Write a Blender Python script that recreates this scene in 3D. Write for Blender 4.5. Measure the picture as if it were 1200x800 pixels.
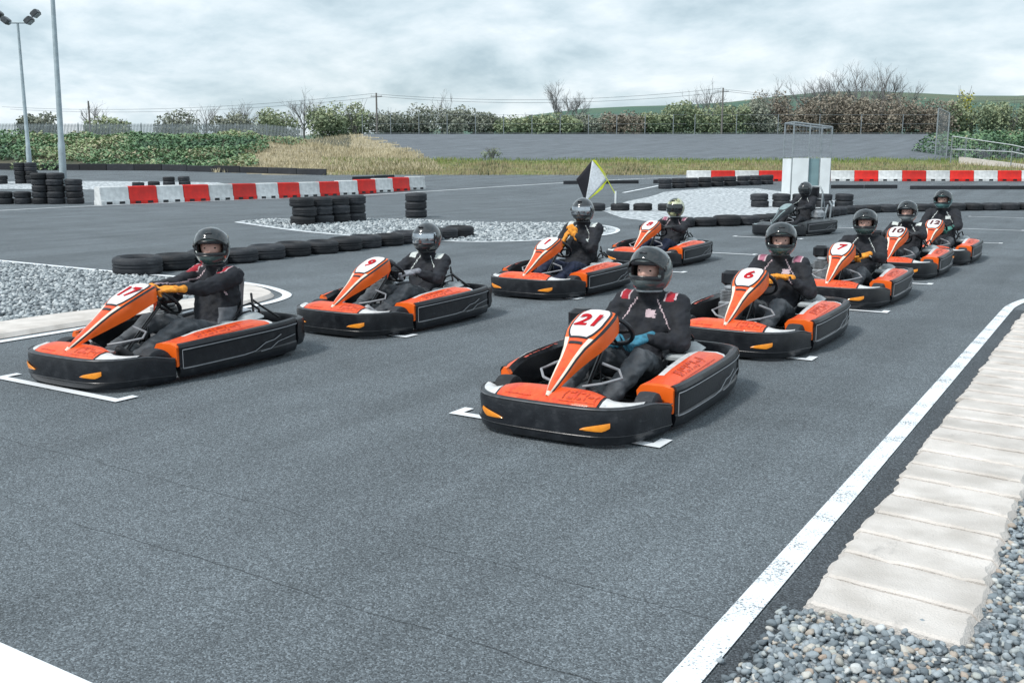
import bpy, bmesh, math, random
import numpy as np
from mathutils import Vector, Matrix, noise as mnoise

for o in list(bpy.data.objects): bpy.data.objects.remove(o, do_unlink=True)
SC = bpy.context.scene
COL = SC.collection
R = math.radians
random.seed(7); NR = np.random.RandomState(7)

# ------------------------------------------------------------------ camera
# world frame: Y runs up the start grid (away), X to the right across the track, camera stands at the origin
CAM_H = 1.6
YAW, PITCH = 31.97, 10.40
cam = bpy.data.cameras.new('camera'); cam.sensor_width = 36.0; cam.lens = 34.65
cam.clip_start = 0.05; cam.clip_end = 8000
camo = bpy.data.objects.new('camera', cam); COL.objects.link(camo)
camo.location = (0, 0, CAM_H); camo.rotation_euler = (R(90 - PITCH), 0, R(YAW))
SC.camera = camo

# ------------------------------------------------------------------ sky: bright broken overcast
SUN_EL, SUN_AZ = 50.0, -158.0
w = bpy.data.worlds.new('World'); SC.world = w; w.use_nodes = True
nt = w.node_tree; nt.nodes.clear()
def N(t, **k):
    n = nt.nodes.new(t)
    for a, b in k.items(): setattr(n, a, b)
    return n
out = N('ShaderNodeOutputWorld'); bg = N('ShaderNodeBackground'); bg.inputs['Strength'].default_value = 0.1
sky = N('ShaderNodeTexSky', sky_type='NISHITA'); sky.sun_disc = False
sky.sun_elevation = R(SUN_EL); sky.sun_rotation = R(SUN_AZ); sky.air_density = 1.2; sky.dust_density = 1.5
tc = N('ShaderNodeTexCoord')
sep = N('ShaderNodeSeparateXYZ'); nt.links.new(tc.outputs['Generated'], sep.inputs[0])
zc = N('ShaderNodeMath', operation='MAXIMUM'); zc.inputs[1].default_value = 0.0; nt.links.new(sep.outputs['Z'], zc.inputs[0])
za = N('ShaderNodeMath', operation='ADD'); za.inputs[1].default_value = 0.30; nt.links.new(zc.outputs[0], za.inputs[0])
dx = N('ShaderNodeMath', operation='DIVIDE'); nt.links.new(sep.outputs['X'], dx.inputs[0]); nt.links.new(za.outputs[0], dx.inputs[1])
dy = N('ShaderNodeMath', operation='DIVIDE'); nt.links.new(sep.outputs['Y'], dy.inputs[0]); nt.links.new(za.outputs[0], dy.inputs[1])
cmb = N('ShaderNodeCombineXYZ'); nt.links.new(dx.outputs[0], cmb.inputs[0]); nt.links.new(dy.outputs[0], cmb.inputs[1])
n1 = N('ShaderNodeTexNoise'); n1.inputs['Scale'].default_value = 2.6; n1.inputs['Detail'].default_value = 8; n1.inputs['Roughness'].default_value = 0.58
n1.inputs['Distortion'].default_value = 0.15
nt.links.new(cmb.outputs[0], n1.inputs['Vector'])
n2 = N('ShaderNodeTexNoise'); n2.inputs['Scale'].default_value = 0.55; n2.inputs['Detail'].default_value = 4
nt.links.new(cmb.outputs[0], n2.inputs['Vector'])
r1 = N('ShaderNodeValToRGB')
r1.color_ramp.elements[0].position = 0.34; r1.color_ramp.elements[0].color = (0.40, 0.515, 0.585, 1)
r1.color_ramp.elements[1].position = 0.64; r1.color_ramp.elements[1].color = (0.80, 0.87, 0.92, 1)
e = r1.color_ramp.elements.new(0.46); e.color = (0.56, 0.67, 0.735, 1)
nt.links.new(n1.outputs['Fac'], r1.inputs['Fac'])
sc10 = N('ShaderNodeVectorMath', operation='SCALE'); sc10.inputs['Scale'].default_value = 10.2
nt.links.new(r1.outputs['Color'], sc10.inputs[0])
r2 = N('ShaderNodeValToRGB'); r2.color_ramp.elements[0].position = 0.40; r2.color_ramp.elements[0].color = (0.80,)*3 + (1,)
r2.color_ramp.elements[1].position = 0.62; r2.color_ramp.elements[1].color = (0.98,)*3 + (1,)
nt.links.new(n2.outputs['Fac'], r2.inputs['Fac'])
mx = N('ShaderNodeMix', data_type='RGBA'); nt.links.new(r2.outputs['Color'], mx.inputs['Factor'])
nt.links.new(sky.outputs['Color'], mx.inputs['A']); nt.links.new(sc10.outputs[0], mx.inputs['B'])
nt.links.new(mx.outputs['Result'], bg.inputs['Color']); nt.links.new(bg.outputs[0], out.inputs[0])

sun = bpy.data.lights.new('sun', 'SUN'); sun.energy = 2.3; sun.angle = R(10); sun.color = (1.0, 0.97, 0.93)
suno = bpy.data.objects.new('sun', sun); COL.objects.link(suno)
sd = Vector((math.sin(R(SUN_AZ)) * math.cos(R(SUN_EL)), math.cos(R(SUN_AZ)) * math.cos(R(SUN_EL)), math.sin(R(SUN_EL))))
suno.rotation_euler = (-sd).to_track_quat('-Z', 'Y').to_euler()
SC.view_settings.view_transform = 'Standard'; SC.view_settings.look = 'None'
SC.view_settings.exposure = 0.30; SC.view_settings.gamma = 1.0; SC.view_settings.use_curve_mapping = False
SC.cycles.use_denoising = True; SC.cycles.max_bounces = 6; SC.cycles.diffuse_bounces = 3
SC.cycles.transparent_max_bounces = 6

# ------------------------------------------------------------------ helpers
CY, SY = math.cos(R(YAW)), math.sin(R(YAW))
def W(cx, d, z=None):                     # ground coordinates: right of the lens axis, distance along it
    X, Y = cx * CY - d * SY, cx * SY + d * CY
    return Vector((X, Y, hz(cx, d) if z is None else z))
def UC(X, Y): return (X * CY + Y * SY, -X * SY + Y * CY)
def ss(a, b, x):
    t = min(1, max(0, (x - a) / (b - a))); return t * t * (3 - 2 * t)
def hz(cx, d):                            # terrain height
    u = cx / max(d, 1)
    base = 0.034 * max(0, d - 45) if d < 65 else .68
    c = l = base
    if d > 65:
        c = .68 + .79 * ss(65, 77, d) + 3.28 * min(1, max(0, (d - 76) / 46))
        l = .68 + .034 * min(7, d - 65) + 2.55 * ss(72, 87, d)
    wl = 1 - ss(-.26, -.14, u)
    h = c * (1 - wl) + l * wl
    if d > 140:
        h += 42 * ss(600, 1900, d) * (1 - .75 * ss(0.0, .5, u))
        h += ss(230, 620, d) * (25 * ss(-.2, .06, u) + 48 * min(.25, max(0, u - .04)) + 1.5 * math.sin(u * 23))
    return h
def gz(X, Y): return hz(*UC(X, Y))

def tag(o, label=None, cat=None, group=None, kind=None):
    if label: o['label'] = label
    if cat: o['category'] = cat
    if group: o['group'] = group
    if kind: o['kind'] = kind
    return o
def empty(name, loc=(0, 0, 0), rz=0, label=None, cat=None, group=None):
    o = bpy.data.objects.new(name, None); COL.objects.link(o); o.location = loc; o.rotation_euler = (0, 0, rz)
    o.empty_display_size = .2
    return tag(o, label, cat, group)
def link(name, me, parent=None, loc=None, rot=None):
    o = bpy.data.objects.new(name, me); COL.objects.link(o); o.parent = parent
    if loc is not None: o.location = loc
    if rot is not None: o.rotation_euler = rot
    return o

class MB:
    def __init__(s): s.v = []; s.f = []; s.m = []
    def face(s, idx, m=0): s.f.append(tuple(idx)); s.m.append(m)
    def grid(s, rows, cu=False, cv=False, m=0, flip=False):
        b = len(s.v); n = len(rows); k = len(rows[0])
        for r in rows: s.v += [tuple(p) for p in r]
        for i in range(n if cu else n - 1):
            for j in range(k if cv else k - 1):
                a, c = b + i * k + j, b + i * k + (j + 1) % k
                d_, e_ = b + ((i + 1) % n) * k + (j + 1) % k, b + ((i + 1) % n) * k + j
                mm = m(i, j) if callable(m) else m
                s.face((a, e_, d_, c) if flip else (a, c, d_, e_), mm)
        return b
    def cap(s, pts, m=0, flip=False):
        b = len(s.v); s.v += [tuple(p) for p in pts]; i = list(range(b, b + len(pts)))
        s.face(i[::-1] if flip else i, m)
    def box(s, c, d, rot=None, m=0, bev=0):
        c = Vector(c); M = rot if rot is not None else Matrix.Identity(3)
        hx, hy, hz_ = d[0] / 2, d[1] / 2, d[2] / 2
        if bev <= 0:
            b = len(s.v)
            for z in (-1, 1):
                for y in (-1, 1):
                    for x in (-1, 1): s.v.append(tuple(c + M @ Vector((x * hx, y * hy, z * hz_))))
            for q in ((0, 2, 3, 1), (4, 5, 7, 6), (0, 1, 5, 4), (2, 6, 7, 3), (1, 3, 7, 5), (0, 4, 6, 2)):
                s.face([b + i for i in q], m)
        else:
            rows = []
            for z, ins in ((-hz_, bev), (-hz_ + bev, 0), (hz_ - bev, 0), (hz_, bev)):
                ax, ay, cb = hx - ins, hy - ins, bev
                ring = []
                for sx, sy, o in ((1, -1, 0), (1, 1, 1), (-1, 1, 2), (-1, -1, 3)):
                    px, py = sx * ax, sy * ay
                    a, b2 = ((-cb, 0), (0, cb)) if o == 0 else ((0, -cb), (-cb, 0)) if o == 1 else ((cb, 0), (0, -cb)) if o == 2 else ((0, cb), (cb, 0))
                    for q in (a, b2): ring.append(c + M @ Vector((px + q[0], py + q[1], z)))
                rows.append(ring)
            s.grid(rows, cv=True, m=m); s.cap(rows[0], m, True); s.cap(rows[-1], m)
        return s
    def tube(s, pts, r, n=6, m=0, caps=True, closed=False):
        pts = [Vector(p) for p in pts]; k = len(pts); rows = []; up = None
        for i, p in enumerate(pts):
            if closed: t = pts[(i + 1) % k] - pts[i - 1]
            else: t = pts[min(i + 1, k - 1)] - pts[max(i - 1, 0)]
            t = t.normalized() if t.length > 1e-9 else Vector((0, 0, 1))
            if up is None:
                up = t.cross(Vector((0, 0, 1)))
                if up.length < .05: up = t.cross(Vector((1, 0, 0)))
            up = (up - t * up.dot(t)).normalized(); sd_ = t.cross(up)
            rr = r[i] if isinstance(r, (list, tuple)) else r
            rows.append([p + (up * math.cos(a) + sd_ * math.sin(a)) * rr for a in [2 * math.pi * q / n for q in range(n)]])
        s.grid(rows, cu=closed, cv=True, m=m)
        if caps and not closed: s.cap(rows[0], m, True); s.cap(rows[-1], m)
        return s
    def lathe(s, prof, n=20, M=None, m=0, closed=False):      # prof: (radius, height) about local z
        M = M or Matrix.Identity(4); rows = []
        for a in [2 * math.pi * q / n for q in range(n)]:
            rows.append([M @ Vector((r * math.cos(a), r * math.sin(a), z)) for r, z in prof])
        s.grid(rows, cu=True, cv=closed, m=m, flip=False); return s
    def capsule(s, p0, p1, r0, r1, n=12, m=0):
        p0, p1 = Vector(p0), Vector(p1); ax = (p1 - p0); L = ax.length; ax = ax / L if L > 1e-6 else Vector((0, 0, 1))
        u = ax.cross(Vector((0, 0, 1)));
        if u.length < .05: u = ax.cross(Vector((1, 0, 0)))
        u.normalize(); v = ax.cross(u); rows = []
        for i in range(0, 4):
            a = -math.pi / 2 + (i + .25) / 4 * math.pi / 2
            rows.append((p0 + ax * (r0 * math.sin(a)), r0 * math.cos(a)))
        rows.append((p0, r0)); rows.append((p1, r1))
        for i in range(0, 4):
            a = (i + .75) / 4 * math.pi / 2
            rows.append((p1 + ax * (r1 * math.sin(a)), r1 * math.cos(a)))
        rr = [[c + (u * math.cos(t) + v * math.sin(t)) * q for t in [2 * math.pi * k / n for k in range(n)]] for c, q in rows]
        s.grid(rr, cv=True, m=m); s.cap(rr[0], m, True); s.cap(rr[-1], m); return s
    def ellipsoid(s, c, rad, M=None, n=16, m=0):
        c = Vector(c); M = M or Matrix.Identity(3); rows = []
        for i in range(1, n // 2 + 2):
            a = -math.pi / 2 + (i - .7) / (n // 2 + .6) * math.pi
            rows.append([c + M @ Vector((rad[0] * math.cos(a) * math.cos(t), rad[1] * math.cos(a) * math.sin(t), rad[2] * math.sin(a))) for t in [2 * math.pi * k / n for k in range(n)]])
        s.grid(rows, cv=True, m=m); s.cap(rows[0], m, True); s.cap(rows[-1], m); return s
    def mesh(s, name, mats, smooth=True, angle=40):
        me = bpy.data.meshes.new(name); me.from_pydata(s.v, [], s.f)
        for m in (mats if isinstance(mats, (list, tuple)) else [mats]): me.materials.append(m)
        if len(me.polygons) == len(s.m): me.polygons.foreach_set('material_index', s.m)
        bm = bmesh.new(); bm.from_mesh(me); bmesh.ops.recalc_face_normals(bm, faces=bm.faces); bm.to_mesh(me); bm.free()
        if smooth:
            me.polygons.foreach_set('use_smooth', [True] * len(me.polygons))
            me.set_sharp_from_angle(angle=R(angle))
        me.update(); return me
    def build(s, name, mats, parent=None, smooth=True, angle=40): return link(name, s.mesh(name, mats, smooth, angle), parent)

def copy_tree(o, parent=None):
    c = o.copy(); COL.objects.link(c); c.parent = parent
    for ch in list(o.children): copy_tree(ch, c)
    return c

def remesh(mb, voxel, mats, smooth_it=3, name='body'):
    me = mb.mesh(name + '_tmp', mats, smooth=False); o = link('tmp_remesh', me)
    md = o.modifiers.new('r', 'REMESH'); md.mode = 'VOXEL'; md.voxel_size = voxel; md.adaptivity = 0
    dg = bpy.context.evaluated_depsgraph_get(); dg.update()
    res = bpy.data.meshes.new_from_object(o.evaluated_get(dg)); res.name = name
    bpy.data.objects.remove(o, do_unlink=True); bpy.data.meshes.remove(me)
    bm = bmesh.new(); bm.from_mesh(res)
    for _ in range(smooth_it): bmesh.ops.smooth_vert(bm, verts=bm.verts, factor=.5, use_axis_x=True, use_axis_y=True, use_axis_z=True)
    bm.to_mesh(res); bm.free()
    res.polygons.foreach_set('use_smooth', [True] * len(res.polygons)); return res

def scatter(name, templates, pos, scl, rot, mats, rnd=None, smooth=True, parent=None, mat_idx=None):
    """joins many small copies into one mesh; templates: list of (verts ndarray, faces list); per-vertex attribute 'rnd'"""
    V = []; loops = []; starts = []; tot = []; rr = []; nv = 0; nl = 0; mi = []
    T = [(np.array(v, float), [list(f) for f in fs]) for v, fs in templates]
    for i in range(len(pos)):
        tv, tf = T[i % len(T)]
        vv = (tv * scl[i]) @ rot[i].T + pos[i]
        V.append(vv)
        for f in tf:
            starts.append(nl); tot.append(len(f)); loops += [q + nv for q in f]; nl += len(f)
            if mat_idx is not None: mi.append(mat_idx[i])
        nv += len(tv); rr.append(np.full(len(tv), rnd[i] if rnd is not None else NR.rand()))
    V = np.concatenate(V); me = bpy.data.meshes.new(name)
    me.vertices.add(len(V)); me.vertices.foreach_set('co', V.astype(np.float32).ravel())
    me.loops.add(nl); me.loops.foreach_set('vertex_index', np.array(loops, np.int32))
    me.polygons.add(len(starts)); me.polygons.foreach_set('loop_start', np.array(starts, np.int32))
    me.polygons.foreach_set('loop_total', np.array(tot, np.int32))
    if smooth: me.polygons.foreach_set('use_smooth', np.ones(len(starts), bool))
    for m in (mats if isinstance(mats, (list, tuple)) else [mats]): me.materials.append(m)
    if mat_idx is not None: me.polygons.foreach_set('material_index', np.array(mi, np.int32))
    at = me.attributes.new('rnd', 'FLOAT', 'POINT'); at.data.foreach_set('value', np.concatenate(rr).astype(np.float32))
    me.update(calc_edges=True); me.validate()
    return link(name, me, parent)
def rot_rand(n, tilt=1.0):
    out_ = []
    for _ in range(n):
        out_.append(np.array(Matrix.Rotation(NR.uniform(0, 6.283), 3, 'Z') @ Matrix.Rotation(NR.uniform(-tilt, tilt), 3, 'X') @ Matrix.Rotation(NR.uniform(-tilt, tilt), 3, 'Y')))
    return out_

# ------------------------------------------------------------------ materials
def pm(name, base, rough=.5, metal=0., var=.12, scale=18., bump=0., bscale=60., coat=0., spec=.5, base2=None, attr=None, detail=5):
    m = bpy.data.materials.new(name); m.use_nodes = True; t = m.node_tree; b = t.nodes['Principled BSDF']
    b.inputs['Roughness'].default_value = rough; b.inputs['Metallic'].default_value = metal
    b.inputs['Coat Weight'].default_value = coat; b.inputs['Coat Roughness'].default_value = .08
    b.inputs['Specular IOR Level'].default_value = spec
    tc = t.nodes.new('ShaderNodeTexCoord')
    nz = t.nodes.new('ShaderNodeTexNoise'); nz.inputs['Scale'].default_value = scale; nz.inputs['Detail'].default_value = detail
    t.links.new(tc.outputs['Object'], nz.inputs['Vector'])
    cr = t.nodes.new('ShaderNodeValToRGB')
    lo = base2 if base2 else tuple(max(0, c * (1 - var)) for c in base); hi = base if base2 else tuple(min(1, c * (1 + var)) for c in base)
    cr.color_ramp.elements[0].position = .34; cr.color_ramp.elements[0].color = (*lo, 1)
    cr.color_ramp.elements[1].position = .66; cr.color_ramp.elements[1].color = (*hi, 1)
    if attr:
        a = t.nodes.new('ShaderNodeAttribute'); a.attribute_name = attr
        t.links.new(a.outputs['Fac'], cr.inputs['Fac'])
        cr.color_ramp.elements[0].position = 0.0; cr.color_ramp.elements[1].position = 1.0
    else: t.links.new(nz.outputs['Fac'], cr.inputs['Fac'])
    t.links.new(cr.outputs['Color'], b.inputs['Base Color'])
    mr = t.nodes.new('ShaderNodeMapRange'); mr.inputs['To Min'].default_value = max(.02, rough * .8); mr.inputs['To Max'].default_value = min(1, rough * 1.25)
    t.links.new(nz.outputs['Fac'], mr.inputs['Value']); t.links.new(mr.outputs[0], b.inputs['Roughness'])
    if bump:
        n2 = t.nodes.new('ShaderNodeTexNoise'); n2.inputs['Scale'].default_value = bscale; n2.inputs['Detail'].default_value = 3
        t.links.new(tc.outputs['Object'], n2.inputs['Vector'])
        bp = t.nodes.new('ShaderNodeBump'); bp.inputs['Strength'].default_value = bump; bp.inputs['Distance'].default_value = .01
        t.links.new(n2.outputs['Fac'], bp.inputs['Height']); t.links.new(bp.outputs[0], b.inputs['Normal'])
    m['ramp'] = cr.name
    return m
def ramp(m, els):
    cr = m.node_tree.nodes[m['ramp']].color_ramp
    while len(cr.elements) > 1: cr.elements.remove(cr.elements[-1])
    cr.elements[0].position = els[0][0]; cr.elements[0].color = (*els[0][1], 1)
    for p, c in els[1:]: q = cr.elements.new(p); q.color = (*c, 1)
    return m

def asphalt(name, base, cracks=False, speck=1.0):
    m = bpy.data.materials.new(name); m.use_nodes = True; t = m.node_tree; b = t.nodes['Principled BSDF']
    L = t.links.new
    def nd(k, **kw):
        n = t.nodes.new(k)
        for a, v in kw.items():
            if a in n.inputs: n.inputs[a].default_value = v
            else: setattr(n, a, v)
        return n
    tc = nd('ShaderNodeTexCoord')
    v1 = nd('ShaderNodeTexVoronoi', Scale=165.0); L(tc.outputs['Object'], v1.inputs['Vector'])
    sp = nd('ShaderNodeSeparateColor'); L(v1.outputs['Color'], sp.inputs[0])
    c1 = nd('ShaderNodeValToRGB'); L(sp.outputs[0], c1.inputs['Fac'])
    k = .42 * speck
    c1.color_ramp.elements[0].position = 0; c1.color_ramp.elements[0].color = tuple(c * (1 - k) for c in base) + (1,)
    c1.color_ramp.elements[1].position = 1; c1.color_ramp.elements[1].color = tuple(c * (1 + 1.5 * k) for c in base) + (1,)
    q = c1.color_ramp.elements.new(.75); q.color = tuple(c * (1 + .2 * k) for c in base) + (1,)
    nb = nd('ShaderNodeTexNoise', Scale=.7, Detail=7.0, Roughness=.62); L(tc.outputs['Object'], nb.inputs['Vector'])
    # long faint streaks of rubber down the driving line
    mp = nd('ShaderNodeMapping'); mp.inputs['Scale'].default_value = (1.7, .07, 1); L(tc.outputs['Object'], mp.inputs['Vector'])
    ns = nd('ShaderNodeTexNoise', Scale=1.0, Detail=5.0, Roughness=.6); L(mp.outputs[0], ns.inputs['Vector'])
    mr = nd('ShaderNodeMapRange'); mr.inputs['From Min'].default_value = .25; mr.inputs['From Max'].default_value = .75
    mr.inputs['To Min'].default_value = .74; mr.inputs['To Max'].default_value = 1.20; L(nb.outputs['Fac'], mr.inputs['Value'])
    mr2 = nd('ShaderNodeMapRange'); mr2.inputs['From Min'].default_value = .3; mr2.inputs['From Max'].default_value = .7
    mr2.inputs['To Min'].default_value = .80; mr2.inputs['To Max'].default_value = 1.12; L(ns.outputs['Fac'], mr2.inputs['Value'])
    mu = nd('ShaderNodeMath', operation='MULTIPLY'); L(mr.outputs[0], mu.inputs[0]); L(mr2.outputs[0], mu.inputs[1])
    val = mu.outputs[0]
    if cracks:
        sx = nd('ShaderNodeSeparateXYZ'); L(tc.outputs['Object'], sx.inputs[0])
        nc = nd('ShaderNodeTexNoise', Scale=2.2, Detail=6.0); L(tc.outputs['Object'], nc.inputs['Vector'])
        wob = nd('ShaderNodeMath', operation='MULTIPLY_ADD'); L(nc.outputs['Fac'], wob.inputs[0]); wob.inputs[1].default_value = .10; L(sx.outputs['Y'], wob.inputs[2])
        fade = nd('ShaderNodeTexNoise', Scale=1.3, Detail=3.0); L(tc.outputs['Object'], fade.inputs['Vector'])
        for yy, wd in ((2.59, .006), (3.20, .005), (9.3, .006)):
            d = nd('ShaderNodeMath', operation='SUBTRACT'); L(wob.outputs[0], d.inputs[0]); d.inputs[1].default_value = yy
            ab = nd('ShaderNodeMath', operation='ABSOLUTE'); L(d.outputs[0], ab.inputs[0])
            m2 = nd('ShaderNodeMapRange'); m2.inputs['From Min'].default_value = 0; m2.inputs['From Max'].default_value = wd
            m2.inputs['To Min'].default_value = .25; m2.inputs['To Max'].default_value = 1.0; L(ab.outputs[0], m2.inputs['Value'])
            gate = nd('ShaderNodeMapRange'); gate.inputs['From Min'].default_value = .40; gate.inputs['From Max'].default_value = .54; L(fade.outputs['Fac'], gate.inputs['Value'])
            mxx = nd('ShaderNodeMath', operation='MAXIMUM'); L(m2.outputs[0], mxx.inputs[0])
            inv = nd('ShaderNodeMath', operation='SUBTRACT'); inv.inputs[0].default_value = 1.0; L(gate.outputs[0], inv.inputs[1]); L(inv.outputs[0], mxx.inputs[1])
            mm = nd('ShaderNodeMath', operation='MULTIPLY'); L(val, mm.inputs[0]); L(mxx.outputs[0], mm.inputs[1]); val = mm.outputs[0]
    vm = nd('ShaderNodeVectorMath', operation='SCALE'); L(c1.outputs['Color'], vm.inputs[0]); L(val, vm.inputs['Scale'])
    L(vm.outputs[0], b.inputs['Base Color'])
    b.inputs['Roughness'].default_value = .82; b.inputs['Specular IOR Level'].default_value = .35
    bp = nd('ShaderNodeBump', Strength=.55, Distance=.006); L(v1.outputs['Distance'], bp.inputs['Height']); bp.invert = True
    L(bp.outputs[0], b.inputs['Normal'])
    return m

M = {}
M['asphalt'] = asphalt('track_asphalt', (.138, .160, .176), cracks=True, speck=1.35)
M['asphalt_rough'] = asphalt('edge_asphalt', (.078, .09, .101), speck=1.4)
M['carpark'] = asphalt('carpark_asphalt', (.15, .17, .19), speck=.5)
def paint(name, base, wear=(.12, .14, .16), amt=.42):
    m = pm(name, base, rough=.6, var=.05, scale=3); t = m.node_tree; b = t.nodes['Principled BSDF']
    tc = t.nodes.new('ShaderNodeTexCoord'); n = t.nodes.new('ShaderNodeTexNoise'); n.inputs['Scale'].default_value = 95; n.inputs['Detail'].default_value = 4; n.inputs['Roughness'].default_value = .7
    n3 = t.nodes.new('ShaderNodeTexNoise'); n3.inputs['Scale'].default_value = 5; n3.inputs['Detail'].default_value = 4
    t.links.new(tc.outputs['Object'], n.inputs['Vector']); t.links.new(tc.outputs['Object'], n3.inputs['Vector'])
    ad = t.nodes.new('ShaderNodeMath'); ad.operation = 'MULTIPLY_ADD'; ad.inputs[1].default_value = .55
    t.links.new(n3.outputs['Fac'], ad.inputs[0]); t.links.new(n.outputs['Fac'], ad.inputs[2])
    mr = t.nodes.new('ShaderNodeMapRange'); mr.inputs['From Min'].default_value = amt + .2; mr.inputs['From Max'].default_value = amt + .29
    t.links.new(ad.outputs[0], mr.inputs['Value'])
    mix = t.nodes.new('ShaderNodeMix'); mix.data_type = 'RGBA'; t.links.new(mr.outputs[0], mix.inputs['Factor'])
    mix.inputs['A'].default_value = (*wear, 1); t.links.new(t.nodes[m['ramp']].outputs['Color'], mix.inputs['B'])
    t.links.new(mix.outputs['Result'], b.inputs['Base Color']); return m
M['line'] = paint('white_line_paint', (.80, .84, .87), amt=.43)
M['line_fresh'] = paint('white_bracket_paint', (.80, .83, .86), amt=.28)
M['concrete'] = pm('pale_concrete', (.70, .655, .615), rough=.85, var=.10, scale=4.5, bump=.6, bscale=120, base2=(.53, .49, .45), detail=14)
M['gravel_base'] = pm('gravel_bed', (.40, .43, .45), rough=.95, scale=55, base2=(.13, .15, .165), bump=1.0, bscale=70)
M['gravel_far'] = ramp(pm('gravel_light', (.5, .54, .57), rough=.95, scale=7, bump=1.0, bscale=14, detail=12), [(.36, (.17, .195, .215)), (.5, (.42, .455, .48)), (.62, (.66, .70, .72))])
M['stone'] = ramp(pm('pebble_stone', (.4, .45, .48), rough=.8, attr='rnd', bump=.3, bscale=90),
                  [(0, (.10, .122, .14)), (.35, (.22, .26, .285)), (.7, (.36, .405, .435)), (.84, (.42, .44, .41)), (.9, (.40, .32, .26)), (.94, (.52, .50, .45)), (1, (.60, .63, .64))])
M['stone_light'] = ramp(pm('pale_pebble_stone', (.5, .53, .55), rough=.85, attr='rnd'), [(0, (.12, .14, .155)), (.4, (.29, .325, .345)), (.8, (.48, .52, .535)), (1, (.62, .645, .65))])
M['grass'] = ramp(pm('verge_grass', (.1, .12, .04), rough=.95, scale=1.1, bump=1, bscale=9, detail=8), [(.3, (.055, .075, .03)), (.48, (.15, .165, .06)), (.6, (.27, .235, .115)), (.75, (.12, .17, .055))])
M['blade'] = ramp(pm('grass_blade', (.2, .2, .08), rough=.8, attr='rnd'), [(0, (.12, .19, .05)), (.3, (.23, .30, .08)), (.55, (.34, .32, .15)), (.8, (.36, .29, .19)), (1, (.10, .13, .06))])
M['straw'] = ramp(pm('dry_straw_soil', (.3, .26, .18), rough=.95, scale=1.4, bump=1, bscale=8, detail=8), [(.3, (.16, .13, .085)), (.5, (.34, .29, .19)), (.7, (.46, .40, .27))])
M['soil'] = ramp(pm('bank_soil', (.12, .1, .07), rough=.95, scale=.8, bump=1, bscale=6), [(.3, (.035, .05, .028)), (.6, (.10, .09, .06))])
M['field'] = ramp(pm('far_field', (.07, .12, .06), rough=.95, scale=.012, detail=6), [(.35, (.06, .105, .08)), (.5, (.055, .13, .085)), (.65, (.11, .14, .085))])
M['ivy'] = ramp(pm('ivy_leaf', (.06, .1, .05), rough=.6, attr='rnd'), [(0, (.05, .11, .065)), (.3, (.10, .20, .10)), (.55, (.19, .31, .15)), (.72, (.38, .34, .22)), (.82, (.26, .37, .17)), (1, (.42, .48, .27))])
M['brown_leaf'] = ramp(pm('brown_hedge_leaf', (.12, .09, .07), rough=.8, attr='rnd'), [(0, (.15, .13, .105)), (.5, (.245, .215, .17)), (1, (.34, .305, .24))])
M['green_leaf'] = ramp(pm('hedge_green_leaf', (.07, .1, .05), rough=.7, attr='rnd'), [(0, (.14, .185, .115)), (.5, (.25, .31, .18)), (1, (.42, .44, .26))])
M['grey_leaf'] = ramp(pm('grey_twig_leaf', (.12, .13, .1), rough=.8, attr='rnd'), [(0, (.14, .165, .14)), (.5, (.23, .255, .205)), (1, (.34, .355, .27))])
M['gorse'] = ramp(pm('gorse_flower', (.5, .45, .03), rough=.7, attr='rnd'), [(0, (.12, .17, .04)), (.35, (.45, .42, .03)), (1, (.72, .66, .05))])
M['bark'] = pm('grey_bark', (.20, .20, .20), rough=.9, var=.25, scale=8)
M['rubber'] = pm('tyre_rubber', (.024, .027, .032), rough=.7, var=.4, scale=7, bump=.3, bscale=40, base2=(.013, .015, .019))
M['belt'] = pm('belt_rubber', (.022, .025, .031), rough=.75, var=.4, scale=2.5, base2=(.012, .014, .018))
M['redblock'] = pm('barrier_red', (.74, .018, .010), rough=.5, var=.16, scale=3, bump=.15, bscale=8)
M['whiteblock'] = pm('barrier_white', (.80, .82, .82), rough=.55, scale=5, base2=(.60, .62, .62), detail=10, bump=.15, bscale=8)
M['galv'] = pm('galvanised_steel', (.30, .335, .355), rough=.5, metal=.5, var=.15, scale=9)
M['polegrey'] = pm('pole_paint', (.33, .40, .43), rough=.5, metal=.2, var=.15, scale=4)
M['wood'] = pm('grey_wood_pole', (.17, .16, .15), rough=.9, var=.2, scale=6)
M['hutwhite'] = pm('hut_panel_white', (.76, .80, .81), rough=.5, var=.06, scale=2)
M['hutteal'] = pm('hut_panel_teal', (.20, .31, .33), rough=.5, var=.1, scale=2)
M['black'] = ramp(pm('black_plastic', (.0105, .012, .016), rough=.33, scale=14, bump=.10, bscale=60, detail=10), [(.3, (.007, .008, .011)), (.58, (.012, .014, .018)), (.72, (.026, .028, .033))])
M['blackgloss'] = pm('black_gloss_metal', (.015, .016, .018), rough=.28, var=.3, scale=12, coat=.2)
M['lip'] = pm('bumper_edge_highlight', (.085, .09, .10), rough=.4, var=.4, scale=20)  # lighter grey standing in for the glossy highlight on the bumper's top edge
M['trim'] = pm('grey_trim', (.27, .28, .30), rough=.5)
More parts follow.
